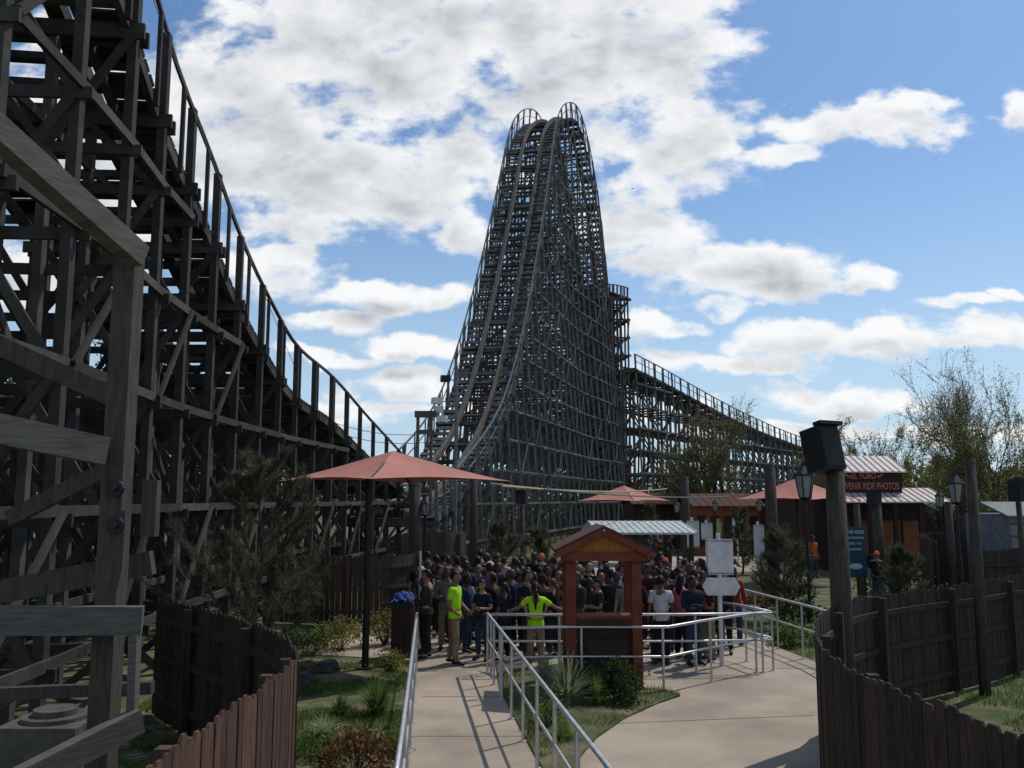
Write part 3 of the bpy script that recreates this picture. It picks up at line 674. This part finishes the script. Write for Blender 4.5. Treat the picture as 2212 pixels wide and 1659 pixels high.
b.add(vs,[(i*10+j,(i+1)*10+j,(i+1)*10+j+1,i*10+j+1) for i in range(n-1) for j in range(9)])
tag(b.build('hanging_shirt',NAVY,smooth=True),'dark blue shirt hanging on the left railing','shirt')
# ---------------------------------------------------------------- plants
def leafquad(vs,fs,p,s,asp=.55):
    a=Vector((R.gauss(0,1),R.gauss(0,1),R.gauss(0,1))).normalized(); c_=a.cross(Vector((R.gauss(0,1),R.gauss(0,1),R.gauss(0,1)))).normalized()
    n=len(vs); vs+= [p-a*s*.5,p+c_*s*asp*.5,p+a*s*.5,p-c_*s*asp*.5]; fs.append((n,n+1,n+2,n+3))
def tree(label,x,y,h,spread,seed,lm,nleaf,ls,trunks=1,levels=5,name='deciduous_tree',split=.30,bark=BARK,wid=None,thick=.017,rmin=.012,upb=.05):
    rr=random.Random(seed); t=thing(name,label,'tree',(x,y,0)); b=MB(); tips=[]
    def br(p,d,ln,r,lv):
        n=3; pts=[p]; rs=[r]
        for i in range(n):
            d=(d+Vector((rr.gauss(0,.11),rr.gauss(0,.11),rr.gauss(upb,.06)))).normalized(); p=p+d*ln/n; pts.append(p); rs.append(r*(1-.35*(i+1)/n))
            if lv<=2 : tips.append((p,ln))
        b.tube(pts,rs,n=7 if lv>=levels-1 else (5 if lv>2 else 3),cap=lv==0)
        if lv==0: return
        for k in range(rr.choice((2,3,3)) if lv<levels else 4):
            ax=Vector((rr.gauss(0,1),rr.gauss(0,1),rr.gauss(0,.35))).normalized()
            nd=(d*1.0+ax*(spread*rr.uniform(.6,1.3))).normalized()
            i=rr.choice((1,2,3))
            br(pts[i],nd,ln*rr.uniform(.66,.88),max(rs[i]*.64,rmin),lv-1)
    for k in range(trunks):
        a=rr.uniform(0,6.28); lean=Vector((math.cos(a),math.sin(a),0))*(.2 if trunks>1 else .03)
        br(Vector((x,y,0))+lean*.4,(Vector((0,0,1))+lean).normalized(),h*split,h*thick,levels)
    mz=max(v[2] for v in b.v); s=h/mz; w=s
    if wid: w=wid/sorted(abs(v[0]-x) for v in b.v)[int(len(b.v)*.97)]
    f=lambda v: Vector((x+(v[0]-x)*w,y+(v[1]-y)*w,v[2]*s))
    b.v=[tuple(f(v)) for v in b.v]
    b.build('trunk',bark,t)
    vs=[];fs=[]
    for i in range(nleaf):
        p,ln=rr.choice(tips); p=f(p); q=ln*.28
        leafquad(vs,fs,p+Vector((rr.gauss(0,q),rr.gauss(0,q),rr.gauss(0,q)))*.6,ls*rr.uniform(.5,1.3))
    c_=MB(); c_.add(vs,fs); c_.build('crown',lm,t); return t
q=at(1550,1080,62); tree('bare budding tree in front of the far coaster slope',q.x,62,at(1550,848,62).z,.62,3,LSP,15000,.11,levels=6,trunks=2,split=.18,wid=3.3,rmin=.012,upb=.02)
q=at(2165,1080,46); tree('tall sparse tree at the right edge with thin spring leaves',q.x,46,at(2140,735,46).z,.62,5,LSP,11000,.10,trunks=2,levels=6,split=.24,wid=3.4,rmin=.011,thick=.016,upb=.02)
q=at(2060,1080,50); tree('second sparse tree left of the tall right edge tree',q.x,50,at(2060,765,50).z,.6,6,LSP,9000,.10,trunks=2,levels=6,split=.24,wid=2.3,rmin=.011,thick=.014,upb=.02)
q=at(2050,1080,58); tree('lower leafy tree beneath the two tall sparse trees',q.x,58,at(2030,955,58).z,.6,8,LYG,7000,.18,trunks=1,wid=2.6)
q=at(1815,1080,95); tree('leftmost of the thin trees above the loudspeaker pole',q.x,95,at(1815,890,95).z,.6,11,LSP,7500,.18,trunks=2,levels=5,wid=3.8,split=.24,rmin=.018,thick=.014,upb=.02)
q=at(1900,1080,100); tree('middle thin tree above the photo building roof',q.x,100,at(1900,905,100).z,.6,12,LSP,8000,.18,trunks=2,levels=5,wid=4.2,split=.24,rmin=.018,thick=.014,upb=.02)
q=at(1965,1080,92); tree('rightmost of the thin trees above the photo building',q.x,92,at(1965,925,92).z,.6,13,LYG,6500,.2,trunks=1,levels=5,wid=3,split=.24,rmin=.018,thick=.014,upb=.02)
q=at(2110,1080,70); tree('yellow green tree behind the teal roofed building',q.x,70,at(2110,965,70).z,.65,14,LYG,9000,.24,trunks=1,levels=5,wid=3.6)
q=at(2235,1080,66); tree('leafy tree partly cut by the right border',q.x,66,at(2230,860,66).z,.6,15,LYG,8000,.2,trunks=2,levels=5,wid=3.4,rmin=.012)
q=at(60,1080,48); tree('dark leafy tree seen through left coaster timbers',q.x,48,at(60,640,48).z,.65,21,LDK,12000,.28,trunks=1,levels=5)
q=at(230,1080,55); tree('second dark tree behind the left coaster timbers',q.x,55,at(230,760,55).z,.65,22,LDK,11000,.28,trunks=1,levels=5)
q=at(420,1080,70); tree('third dark tree far behind the left coaster',q.x,70,at(420,860,70).z,.65,23,LDK,9000,.3,trunks=1,levels=5)
vs=[];fs=[]
for i in range(26000):
    x=R.uniform(-190,190); y=175+R.uniform(0,25)+abs(x)*.05; hh=8.5+2.6*math.sin(x*.11)+1.8*math.sin(x*.37+1)+1.2*math.sin(x*.9)
    z=hh*R.random()**.75; leafquad(vs,fs,Vector((x,y,z)),R.uniform(.6,1.5),asp=.8)
b=MB(); b.add(vs,fs); tag(b.build('distant_wood',FARW),'distant line of trees along the horizon','trees',kind='stuff')
def pine(label,x,y,h,spread,seed,n_whorl=11,nn=24000,nl=.11,cat='tree',wide=.055,low=.10):
    rr=random.Random(seed); t=thing('pine_tree',label,cat,(x,y,0)); b=MB(); tw=[]
    tp=[Vector((x+.04*math.sin(i*1.3),y+.04*math.cos(i),h*i/10)) for i in range(11)]
    b.tube(tp,[.055*h/4*(1.05-i/10) +.008 for i in range(11)],n=8)
    for w in range(n_whorl):
        u=low+(.97-low)*w/n_whorl; p=tp[min(int(u*10),9)].lerp(tp[min(int(u*10)+1,10)],u*10-int(u*10))
        for k in range(rr.choice((3,4,5,6))):
            a=rr.uniform(0,6.28); ln=spread*(1-u)**.75*rr.uniform(.5,1.15)+.14
            d=Vector((math.cos(a),math.sin(a),rr.uniform(.0,.35)+.6*u)); pts=[p]
            for s_ in range(5): d=(d+Vector((rr.gauss(0,.1),rr.gauss(0,.1),.13))); pts.append(pts[-1]+d.normalized()*ln/5)
            b.tube(pts,[.02*h/4,.016,.012,.009,.006,.004],n=4)
            for s_ in range(2,6):
                for e in range(3):
                    dd=(pts[s_]-pts[s_-1]).normalized()+Vector((rr.gauss(0,.55),rr.gauss(0,.55),rr.gauss(.3,.3))); L_=ln*rr.uniform(.12,.28)
                    q_=pts[s_]+dd.normalized()*L_; b.tube([pts[s_],q_],[.006,.003],n=3,cap=False); tw.append((pts[s_],q_))
                tw.append((pts[s_-1],pts[s_]))
    b.build('trunk',BARK,t)
    vs=[];fs=[]
    for i in range(nn):
        a,c_=tw[i%len(tw)]; p=a.lerp(c_,rr.uniform(.15,1.05)); ax=(c_-a).normalized()
        d=(ax*.9+Vector((rr.gauss(0,.6),rr.gauss(0,.6),rr.gauss(0,.6)))).normalized(); s_=d.cross(Vector((rr.gauss(0,1),rr.gauss(0,1),1))).normalized()*nl*wide
        n=len(vs); vs+=[p-s_,p+s_,p+d*nl*rr.uniform(.7,1.3)]; fs.append((n,n+1,n+2))
    c_=MB(); c_.add(vs,fs); c_.build('crown',PINE,t)
q=at(565,1080,14.2); pine('scraggly pine in front of the left coaster structure',q.x,14.2,at(545,985,14.2).z,2.1,31,nn=30000,nl=.13,n_whorl=10,wide=.035,low=.16)
for i,(px,py,d,sp_,lab) in enumerate(((1085,1128,27.5,1.1,'small pine behind the crowd at left'),(1160,1140,29,1.0,'small pine behind the crowd near the kiosk'),(1690,1140,25,1.15,'bushy pine in the garden beside the tall wooden pole'),
    (1955,1185,23,1.0,'small pine beyond the right picket fence'),(1405,1085,45,1.1,'dark pine beneath the second canopy'),(1600,1095,40,1.0,'dark pine beside the queue boards'))):
    q=at(px,py,d); pine(lab,q.x,d,q.z,sp_,40+i,n_whorl=9,nn=9000,nl=.17,wide=.05)
def shrub(label,p,r,h,lm,n,ls,name='shrub',seed=0):
    t=thing(name,label,'plant',(p.x,p.y,0)); b=MB(); rr=random.Random(seed+int(abs(p.x)*100)); vs=[];fs=[]
    cl=[]
    for i in range(16):
        a=rr.uniform(0,6.28); u=rr.random()**.5; tip=Vector((p.x+math.cos(a)*r*u,p.y+math.sin(a)*r*u,h*(1-.5*u*u)*rr.uniform(.6,1.05))); cl.append(tip)
        b.tube([(p.x,p.y,0),((p.x+tip.x)/2+.02,(p.y+tip.y)/2,tip.z*.55),tip],[.012,.008,.004],n=4)
    b.build('stems',BARK,t)
    for i in range(n):
        c_=rr.choice(cl); q=c_+Vector((rr.gauss(0,r*.2),rr.gauss(0,r*.2),rr.gauss(0,h*.17)))
        q.z=max(q.z,.03); leafquad(vs,fs,q,ls*rr.uniform(.6,1.3))
    m=MB(); m.add(vs,fs); m.build('foliage',lm,t)
def tuft(label,p,r,h,lm,n,w,name='grass_tuft',stiff=.3,cat='plant',z0=0):
    vs=[];fs=[]
    for i in range(n):
        a=R.uniform(0,6.28); l_=h*R.uniform(.6,1.1); o=Vector((math.cos(a),math.sin(a),0)); tilt=R.uniform(.05,1)*r
        s_=Vector((-o.y,o.x,0))*w*.5; base=Vector((p.x,p.y,z0))+o*R.uniform(0,.06)
        for k in range(5):
            u=k/4; q=base+o*tilt*(u**(1+stiff))+Vector((0,0,l_*(u*(1-.35*tilt/r)-(1-stiff)*.45*(tilt/r)*u*u*u*1.2))); ww=s_*(1-u*.93)
            n_=len(vs); vs+=[q-ww,q+ww]
            if k: fs.append((n_-2,n_-1,n_+1,n_))
    b=MB(); b.add(vs,fs); o_=b.build(name,lm); tag(o_,label,cat); return o_
tuft('spiky pale yucca in the bed left of the kiosk',gnd(1225,1535),.68,.95,LYU,170,.06,name='yucca_plant',stiff=.6,z0=.05)
tuft('second spiky yucca leaning over the middle bed front',gnd(1178,1500),.5,.75,LYU,120,.05,name='yucca_plant',stiff=.6,z0=.05)
tuft('tall green grass clump between yucca and round shrub',gnd(1290,1535),.4,.6,LGR,320,.016,z0=.05)
tuft('grass clump behind the yucca near the kiosk post',gnd(1250,1490),.4,.6,LGR,260,.016,z0=.05)
tuft('low green grass clump in the narrow tip of middle bed',gnd(1215,1610),.35,.35,LGR,260,.014,z0=.05)
shrub('round dark green shrub at the kiosk foot',gnd(1338,1525),.42,.62,LDK,2200,.07)
shrub('light green leafy shrub between clumps in middle bed',gnd(1300,1500),.35,.5,LGR,1300,.06)
shrub('small leafy shrub in the narrow tip of middle bed',gnd(1185,1580),.28,.4,LGR,900,.05)
tuft('long green grass tuft in the left garden',gnd(815,1545),.6,.75,LGR,420,.017)
tuft('smaller grass tuft left of the long one',gnd(735,1545),.42,.42,LGR,260,.014)
tuft('grass tuft by the left railing foot',gnd(860,1620),.3,.35,LGR,160,.014)
tuft('spiky tuft between boulder and left fence corner',gnd(700,1590),.4,.4,LYU,120,.02)
shrub('reddish leaved shrub at the bottom of left garden',gnd(765,1690),.5,.5,LRD,1500,.06)
shrub('low green plant in front of the reddish shrub',gnd(700,1640),.35,.25,LGR,900,.05)
shrub('yellow green shrub left of the canopy pole',gnd(735,1408),.55,.65,LYG,1700,.07)
shrub('yellow green shrub right of the canopy pole',gnd(830,1395),.45,.68,LYG,1400,.07)
shrub('low yellow flowered clump by the canopy pole base',gnd(840,1450),.35,.32,LYG,800,.05)
shrub('dark shrub under the pine tree',gnd(610,1420),.8,.5,LDK,1600,.08)
shrub('low shrub in the strip beside the far railing',gnd(1715,1395),.5,.45,LGR,1500,.08)
shrub('leafy shrub at the garden corner left of dark fence',gnd(1735,1350),.6,.5,LDK,1500,.09)
shrub('reddish shrub in the strip behind the far railing',gnd(1650,1315),.6,.45,LRD,1300,.09)
shrub('dark green shrub below the garden pine',gnd(1700,1300),.8,.6,LDK,1500,.1)
shrub('bright shrub beyond the right fence',Vector((11.2,23,0)),.9,.9,LYG,1800,.1)
shrub('dark hedge shrub beyond the right fence',Vector((9.2,22.5,0)),.8,.8,LDK,1800,.1)
shrub('wide shrub in front of the teal banner',Vector((8.3,22.0,0)),.7,.6,LGR,1500,.1)
shrub('tall dark hedge near the photo building walk',Vector((13.5,32,0)),1.0,1.2,LDK,2200,.12)
for i,(px,py,s_,lab) in enumerate(((700,1450,.35,'low brown boulder in the left garden'),(650,1475,.3,'smaller boulder near the left fence corner'))):
    p=gnd(px,py); b=MB()
    b.ell((p.x,p.y,.04),(s_,s_*.7,s_*.45),16,10,fn=lambda u,q: q*(1+.18*math.sin(u.x*5+i)+.12*math.cos(u.y*7+u.z*4))); tag(b.build('boulder',CONCL,smooth=False),lab,'boulder')
def inpoly(x,y,P):
    c_=False; n=len(P)
    for i in range(n):
        a,d_=P[i],P[(i+1)%n]
        if (a[1]>y)!=(d_[1]>y) and x<(d_[0]-a[0])*(y-a[1])/(d_[1]-a[1])+a[0]: c_=not c_
    return c_
vs=[];fs=[]
def blade(x,y,z,h):
    a=R.uniform(0,6.28); s_=Vector((math.cos(a),math.sin(a),0))*.007; o=Vector((R.gauss(0,.4),R.gauss(0,.4),1)).normalized()*h
    n=len(vs); p=Vector((x,y,z)); vs.extend([p-s_,p+s_,p+o]); fs.append((n,n+1,n+2))
BP=[(e.x,e.y) for e in BED]
for i in range(90000):
    y=R.uniform(8,24) if i%3 else R.uniform(9,18); x=R.uniform(-6,-.9); xl=-.55-(y-3)*.0885
    if x>min(xl,-.9)-.05 or (y>18.6 and x>-4.3): continue
    if NZ.noise(Vector((x*.9,y*.9,0)))+.35*NZ.noise(Vector((x*4,y*4,3)))<.0: continue
    blade(x,y,0,R.uniform(.04,.11))
for i in range(30000):
    x=R.uniform(-.6,3.4); y=R.uniform(8,17.6)
    if inpoly(x,y,BP) and NZ.noise(Vector((x*1.3,y*1.3,5)))>-.15: blade(x,y,.06,R.uniform(.04,.12))
for i in range(26000):
    x=R.uniform(5.9,16); y=R.uniform(14.5,26)
    if inpoly(x,y,PAV): continue
    if NZ.noise(Vector((x*.8,y*.8,9)))>-.1: blade(x,y,0,R.uniform(.06,.18))
for i in range(16000):
    x=R.uniform(4.0,9); y=R.uniform(6.5,15)
    if NZ.noise(Vector((x*.8,y*.8,9)))>-.2 and x-3.8>(y-10)*.5: blade(x,y,0,R.uniform(.06,.2))
b=MB(); b.add(vs,fs); tag(b.build('grass',LGR),'short patchy grass in the garden beds','grass',kind='stuff')
# ---------------------------------------------------------------- people
SK=[mat('skin_'+n_,c_,tuple(x*.85 for x in c_),rough=.55) for n_,c_ in (('light',(.38,.21,.15)),('tan',(.27,.145,.09)),('brown',(.14,.07,.045)),('dark',(.07,.038,.026)))]
EYE=mat('eye_dark',(.02,.015,.012),rough=.3); LIP=mat('lip',(.28,.08,.07),rough=.5)
HR=[mat('hair_'+n_,c_,tuple(x*.5 for x in c_),scale=30,stretch=(4,4,.5),rough=.5) for n_,c_ in (('black',(.012,.01,.009)),('brown',(.04,.022,.013)),('light_brown',(.10,.06,.03)),('blonde',(.24,.15,.07)))]
CL={n_:mat('cloth_'+n_.replace(' ','_'),c_,tuple(x*.7 for x in c_),scale=5,rough=.9,bump=.2) for n_,c_ in {
 'black':(.013,.013,.015),'charcoal':(.035,.035,.04),'navy':(.014,.02,.045),'dark blue':(.02,.04,.11),'white':(.55,.55,.56),'grey':(.18,.18,.19),'red':(.28,.02,.02),
 'pink':(.5,.13,.22),'purple':(.08,.04,.15),'maroon':(.08,.015,.02),'olive':(.07,.07,.04),'brown':(.07,.04,.028),'lime green':(.45,.88,.02),'khaki':(.25,.20,.13),'denim':(.035,.055,.10),
 'orange':(.6,.12,.02),'teal':(.015,.12,.13),'pale blue':(.2,.33,.45)}.items()}
def skin(verts,edges,rad,root=0,sub=1):
    me=bpy.data.meshes.new('s'); me.from_pydata([tuple(v) for v in verts],edges,[])
    ob=bpy.data.objects.new('s',me); C.objects.link(ob); ob.modifiers.new('k','SKIN').use_smooth_shade=True
    for i,r in enumerate(rad):
        d=me.skin_vertices[0].data[i]; d.radius=r if isinstance(r,tuple) else (r,r); d.use_root=(i==root)
    s_=ob.modifiers.new('u','SUBSURF'); s_.levels=sub; s_.render_levels=sub
    bpy.context.view_layer.update()
    nm=bpy.data.meshes.new_from_object(ob.evaluated_get(bpy.context.evaluated_depsgraph_get()))
    out=([v.co.copy() for v in nm.vertices],[tuple(p.vertices) for p in nm.polygons])
    bpy.data.objects.remove(ob); bpy.data.meshes.remove(nm); return out
def V(*a): return Vector(a)
def pose(kind):
    J=dict(pel=V(0,0,.96),wai=V(0,.0,1.10),che=V(0,.01,1.28),uch=V(0,.015,1.40),nec=V(0,.0,1.50),hd=V(0,-.01,1.63))
    J['sh']=[V(-.175,.01,1.405),V(.175,.01,1.405)]; J['hip']=[V(-.09,0,.90),V(.09,0,.90)]
    J['kn']=[V(-.10,-.02,.50),V(.11,.0,.50)]; J['an']=[V(-.11,.02,.09),V(.13,.03,.09)]; J['to']=[V(-.13,-.13,.045),V(.16,-.12,.045)]
    J['el']=[V(-.23,.03,1.12),V(.23,.03,1.12)]; J['wr']=[V(-.25,-.05,.88),V(.25,-.05,.88)]
    if kind=='hold': J['el']=[V(-.23,0,1.13),V(.23,0,1.13)]; J['wr']=[V(-.10,-.24,1.12),V(.12,-.25,1.15)]
    if kind=='cross': J['el']=[V(-.24,-.05,1.15),V(.24,-.05,1.15)]; J['wr']=[V(.06,-.19,1.18),V(-.06,-.17,1.13)]
    if kind=='hip': J['el']=[V(-.36,.06,1.17),V(.23,.02,1.12)]; J['wr']=[V(-.18,-.04,1.0),V(.26,-.06,.88)]
    if kind=='up': J['el']=[V(-.25,-.08,1.18),V(.23,.02,1.12)]; J['wr']=[V(-.14,-.22,1.42),V(.25,-.06,.88)]
    if kind=='man':
        J['el']=[V(-.22,.07,1.13),V(.23,-.03,1.13)]; J['wr']=[V(-.20,-.12,.97),V(.17,-.20,1.0)]
        J['kn']=[V(-.10,-.06,.50),V(.10,.05,.50)]; J['an']=[V(-.11,-.04,.09),V(.12,.16,.09)]; J['to']=[V(-.12,-.19,.045),V(.13,.01,.045)]
    if kind=='spread': J['el']=[V(-.40,-.06,1.24),V(.36,-.10,1.22)]; J['wr']=[V(-.62,-.2,1.15),V(.52,-.28,1.15)]
    return J
def make_person(kind,female=False,hair='short',long_sleeve=False):
    J=pose(kind); sh=.9 if female else 1
    vs=[J['pel'],J['wai'],J['che'],J['uch'],J['nec'],J['nec']+V(0,-.005,.06)]; ra=[(.15,.105),(.125 if female else .145,.095),(.15*sh+.01,.11),(.12,.085),.055,.052]; ed=[(0,1),(1,2),(2,3),(3,4),(4,5)]
    for s_ in(0,1):
        n=len(vs); S_=J['sh'][s_].copy(); S_.x*=sh
        vs+=[S_,J['el'][s_],J['wr'][s_]]; ra+=[.057*sh,.042*sh,.028]; ed+=[(3,n),(n,n+1),(n+1,n+2)]
        d=(J['wr'][s_]-J['el'][s_]).normalized(); vs.append(J['wr'][s_]+d*.06); ra.append((.036,.02)); ed.append((n+2,n+3))
        n=len(vs); vs+=[J['hip'][s_],J['kn'][s_],J['an'][s_],J['to'][s_]]; ra+=[.088,.058,.04,.038]; ed+=[(0,n),(n,n+1),(n+1,n+2),(n+2,n+3)]
    b=MB(); b.add(*skin(vs,ed,ra))
    for s_ in(0,1):
        w=J['wr'][s_]; d=(w-J['el'][s_]).normalized(); inn=V(1 if s_==0 else -1,0,0); side=d.cross(inn)
        if side.length<.2: side=V(0,-1,0)
        side.normalize(); pn=side.cross(d).normalized(); pn=pn if pn.dot(inn)>0 else -pn
        for k,(o,l_) in enumerate(((-.028,.06),(-.009,.072),(.01,.068),(.028,.052))):
            r0=w+d*.075+side*(-o); b.tube([r0,r0+d*l_*.55+pn*.008,r0+d*l_*.9+pn*.03],[.0095,.0085,.006],n=5)
        r0=w+d*.03+side*.025; b.tube([r0,r0+side*.03+d*.025,r0+side*.035+d*.055+pn*.012],[.011,.01,.007],n=5)
    hc=J['hd']
    def hf(u,p):
        q=p.copy()
        if u.z<0: q.x*=1-.30*(-u.z)**1.5
        if u.z<-.2 and u.y<0: q.y*=1.05
        if u.y<-.9 and abs(u.x)<.25 and -.35<u.z<.1: q.y-=.018
        if u.y<-.6 and .05<u.z<.35 and .2<abs(u.x)<.6: q.y+=.006
        return q
    b.ell(hc,(.075,.094,.118),20,16,fn=hf)
    b.ell(hc+V(0,-.098,-.015),(.012,.018,.022),6,6)
    for sd in(-1,1):
        b.ell(hc+V(sd*.076,.008,-.01),(.012,.02,.03),8,6); b.ell(hc+V(sd*.03,-.084,.012),(.013,.008,.007),8,6,mi=1)
        b.ell(hc+V(sd*.03,-.088,.032),(.018,.006,.004),6,4,mi=1)
    b.ell(hc+V(0,-.088,-.058),(.022,.008,.007),8,6,mi=2)
    parts={'body':b.mesh('body',[SK[0],EYE,LIP],smooth=True)}
    vs=[V(0,0,.93),J['wai'],J['che'],J['uch'],J['nec']-V(0,0,.045)]; ra=[(.168,.122),(.143 if female else .165,.118),(.168*sh+.01,.128),(.125,.098),.068]; ed=[(0,1),(1,2),(2,3),(3,4)]
    for s_ in(0,1):
        n=len(vs); S_=J['sh'][s_].copy(); S_.x*=sh; el=J['el'][s_]; wr=J['wr'][s_]
        if long_sleeve: vs+=[S_,el,el.lerp(wr,.95)]; ra+=[.073*sh,.058,.042]; ed+=[(3,n),(n,n+1),(n+1,n+2)]
        else: vs+=[S_,S_.lerp(el,.72)]; ra+=[.073*sh,.066*sh]; ed+=[(3,n),(n,n+1)]
    m=MB(); m.add(*skin(vs,ed,ra)); m.tube([V(0,0,.875),V(0,0,.93),V(0,0,1.0)],[.172,.172,.160],n=14,flat=.74,cap=False)
    parts['shirt']=m.mesh('shirt',[CL['black']],smooth=True)
    vs=[V(0,0,1.0),J['pel']-V(0,0,.03)]; ra=[(.155,.11),(.162,.118)]; ed=[(0,1)]
    for s_ in(0,1):
        n=len(vs); vs+=[J['hip'][s_]-V(0,0,.05),J['kn'][s_],J['an'][s_]+V(0,0,.01)]; ra+=[.102,.078,.066]; ed+=[(1,n),(n,n+1),(n+1,n+2)]
    m=MB(); m.add(*skin(vs,ed,ra)); parts['trousers']=m.mesh('trousers',[CL['denim']],smooth=True)
    for s_ in(0,1):
        m=MB(); a,t_=J['an'][s_],J['to'][s_]; m.tube([a+V(0,.05,-.035),a+V(0,.0,-.03),t_.lerp(a,.4)-V(0,0,.005),t_,t_+(t_-a).normalized()*.05],[.03,.048,.047,.044,.02],n=8,flat=.8)
        parts['shoe'+('' if s_ else ' ')]=m.mesh('shoe',[BLACK],smooth=True)
    m=MB()
    keep=lambda q: (q.z>.045 or q.y>-.005+(-.35*min(q.z,0))*.2) and (q.z>-.06)
    if hair=='cap':
        m.ell(hc+V(0,.004,.012),(.084,.102,.115),18,12,keep=lambda q:q.z>.03)
        m.tube([hc+V(0,-.085,.045),hc+V(0,-.125,.043),hc+V(0,-.165,.035)],[.075,.072,.045],n=10,flat=.12)
        parts['cap']=m.mesh('cap',[CL['orange']],smooth=True); m=MB(); m.ell(hc+V(0,.008,.0),(.082,.099,.118),16,12,keep=lambda q:q.y>.0 and q.z>-.06); parts['hair']=m.mesh('hair',[HR[0]],smooth=True)
    else:
        m.ell(hc+V(0,.008,.01),(.086,.104,.122),18,14,keep=keep,fn=lambda u,p:p*(1+.035*math.sin(u.x*9)*math.cos(u.y*8)))
        if hair=='long':
            m.tube([hc+V(0,.05,.06),hc+V(0,.08,-.05),hc+V(0,.085,-.16),hc+V(0,.09,-.27),hc+V(0,.095,-.34)],[.06,.088,.092,.075,.03],n=10,flat=.5)
        if hair=='ponytail':
            m.ell(hc+V(0,.11,.03),(.035,.035,.035),10,8)
            m.tube([hc+V(0,.11,.02),hc+V(0,.15,-.06),hc+V(0,.15,-.18),hc+V(.01,.15,-.30),hc+V(.01,.15,-.42)],[.025,.042,.04,.03,.01],n=8)
        if hair=='bun': m.ell(hc+V(0,.08,.09),(.04,.04,.04),10,8)
        parts['hair']=m.mesh('hair',[HR[0]],smooth=True)
    return parts
T=[make_person(*a) for a in (('stand',False,'short'),('hold',True,'long'),('cross',False,'short',True),('hip',True,'ponytail'),('stand',True,'long',True),('hold',False,'cap'),('up',False,'short'),('stand',False,'cap'),('cross',True,'bun'),('hold',False,'short',True))]
CAPI=(5,7); FEM=(1,3,4,8)
def place(parts,label,x,y,rz,s,sk,sh,tr,hr_,cap=None,group='waiting crowd',name='person'):
    t=thing(name,label,'person',(x,y,.02),rz,group); t.scale=(s,s,s)
    for k,me in parts.items():
        k=k.strip(); o=bpy.data.objects.new(k,me); C.objects.link(o); o.parent=t
        m={'body':SK[sk],'shirt':CL[sh],'trousers':CL[tr],'hair':HR[hr_],'cap':CL[cap or 'orange']}.get(k)
        if m: o.material_slots[0].link='OBJECT'; o.material_slots[0].material=m
    return t
p=gnd(982,1438); place(make_person('man'),'man in lime green polo and khaki trousers standing sideways on the walk',p.x,p.y,math.radians(75),1.05,1,'lime green','khaki',0,group='ride attendants')
q=at(1157,1300,17.85); place(make_person('spread',True,'ponytail'),'woman in lime green shirt with long black hair leaning on railing',q.x,17.75,math.radians(180),.95,1,'lime green','khaki',0,group='ride attendants')
ORD=['first','second','third','fourth','fifth','sixth','seventh','eighth','ninth','tenth','eleventh','twelfth','thirteenth','fourteenth','fifteenth','sixteenth']
ROW=['front','second','third','fourth','fifth','sixth','seventh','eighth','ninth']
shc=['black']*16+['charcoal']*7+['navy']*7+['dark blue','dark blue','white','white','grey','grey','red','pink','purple','maroon','olive','brown','teal','brown']
rr=random.Random(5); cnt=0
for r_ in range(8):
    y=18.8+r_*.98; x0=(925-1106)/F*y-.04*r_; x1=(1555-1106)/F*y
    if r_>=6: x0+=.3
    x=x0; k=0
    while x<x1 and k<16:
        if not(r_==0 and (-1.25<x<-.95)):
            ti=rr.randrange(len(T)); sh=rr.choice(shc); cap=rr.choice(['orange','white','black','black','charcoal','navy']) if ti in CAPI else None
            lab=f"person in {sh} top{' and '+cap+' cap' if cap else ''}, {ORD[k]} from left in {ROW[r_]} row of crowd"
            place(T[ti],lab,x,y+rr.uniform(-.28,.28),rr.choice([0,math.pi,math.pi])+rr.gauss(0,.9),rr.uniform(.93,1.05)*(.95 if ti in FEM else 1),rr.choice((0,1,1,2,2,3)),sh,rr.choice(['denim','black','charcoal','black','denim','khaki']),rr.choice((0,0,0,0,1,1,2,3)),cap)
            k+=1; cnt+=1
        x+=rr.uniform(.45,.62)
for i in range(15):
    y=27.3+i*1.15; x=4.1+(y-26)*.17+rr.uniform(-.5,.6); ti=rr.randrange(len(T)); sh=rr.choice(shc); cap=rr.choice(['orange','white']) if ti in CAPI else None
    place(T[ti],f"person in {sh} top{' and '+cap+' cap' if cap else ''}, {ORD[i]} nearest in the far queue line",x,y,rr.uniform(0,6.28),rr.uniform(.94,1.04),rr.choice((0,1,2)),sh,'denim',rr.choice((0,1)),cap,group='far queue line')
for i,(px,d,sh,tr,lab) in enumerate(((1420,18.25,'white','black','person in white top with back turned right of the kiosk'),(1487,18.2,'navy','denim','person in navy top at the right end of the corral'),(1535,19.4,'charcoal','black','person in charcoal top beside the blank white sign'),
     (1575,20.6,'red','denim','person in red top right of the blank white sign'))):
    place(T[(0,2,9,4)[i]],lab,(px-1106)/F*d,d,math.radians((180,20,200,150)[i]),1.0,(2,3,1,2)[i],sh,tr,0)
place(T[7],'person in black top and orange cap in the garden beyond right fence',at(1893,1185,27).x,27,math.radians(-30),1.0,1,'black','denim',0,'orange',group='visitors by the photo building')
place(T[0],'person in orange top near the arcade wall',at(1755,1160,38).x,38,.4,1.0,2,'orange','denim',0,group='visitors by the photo building')
print('people',cnt)
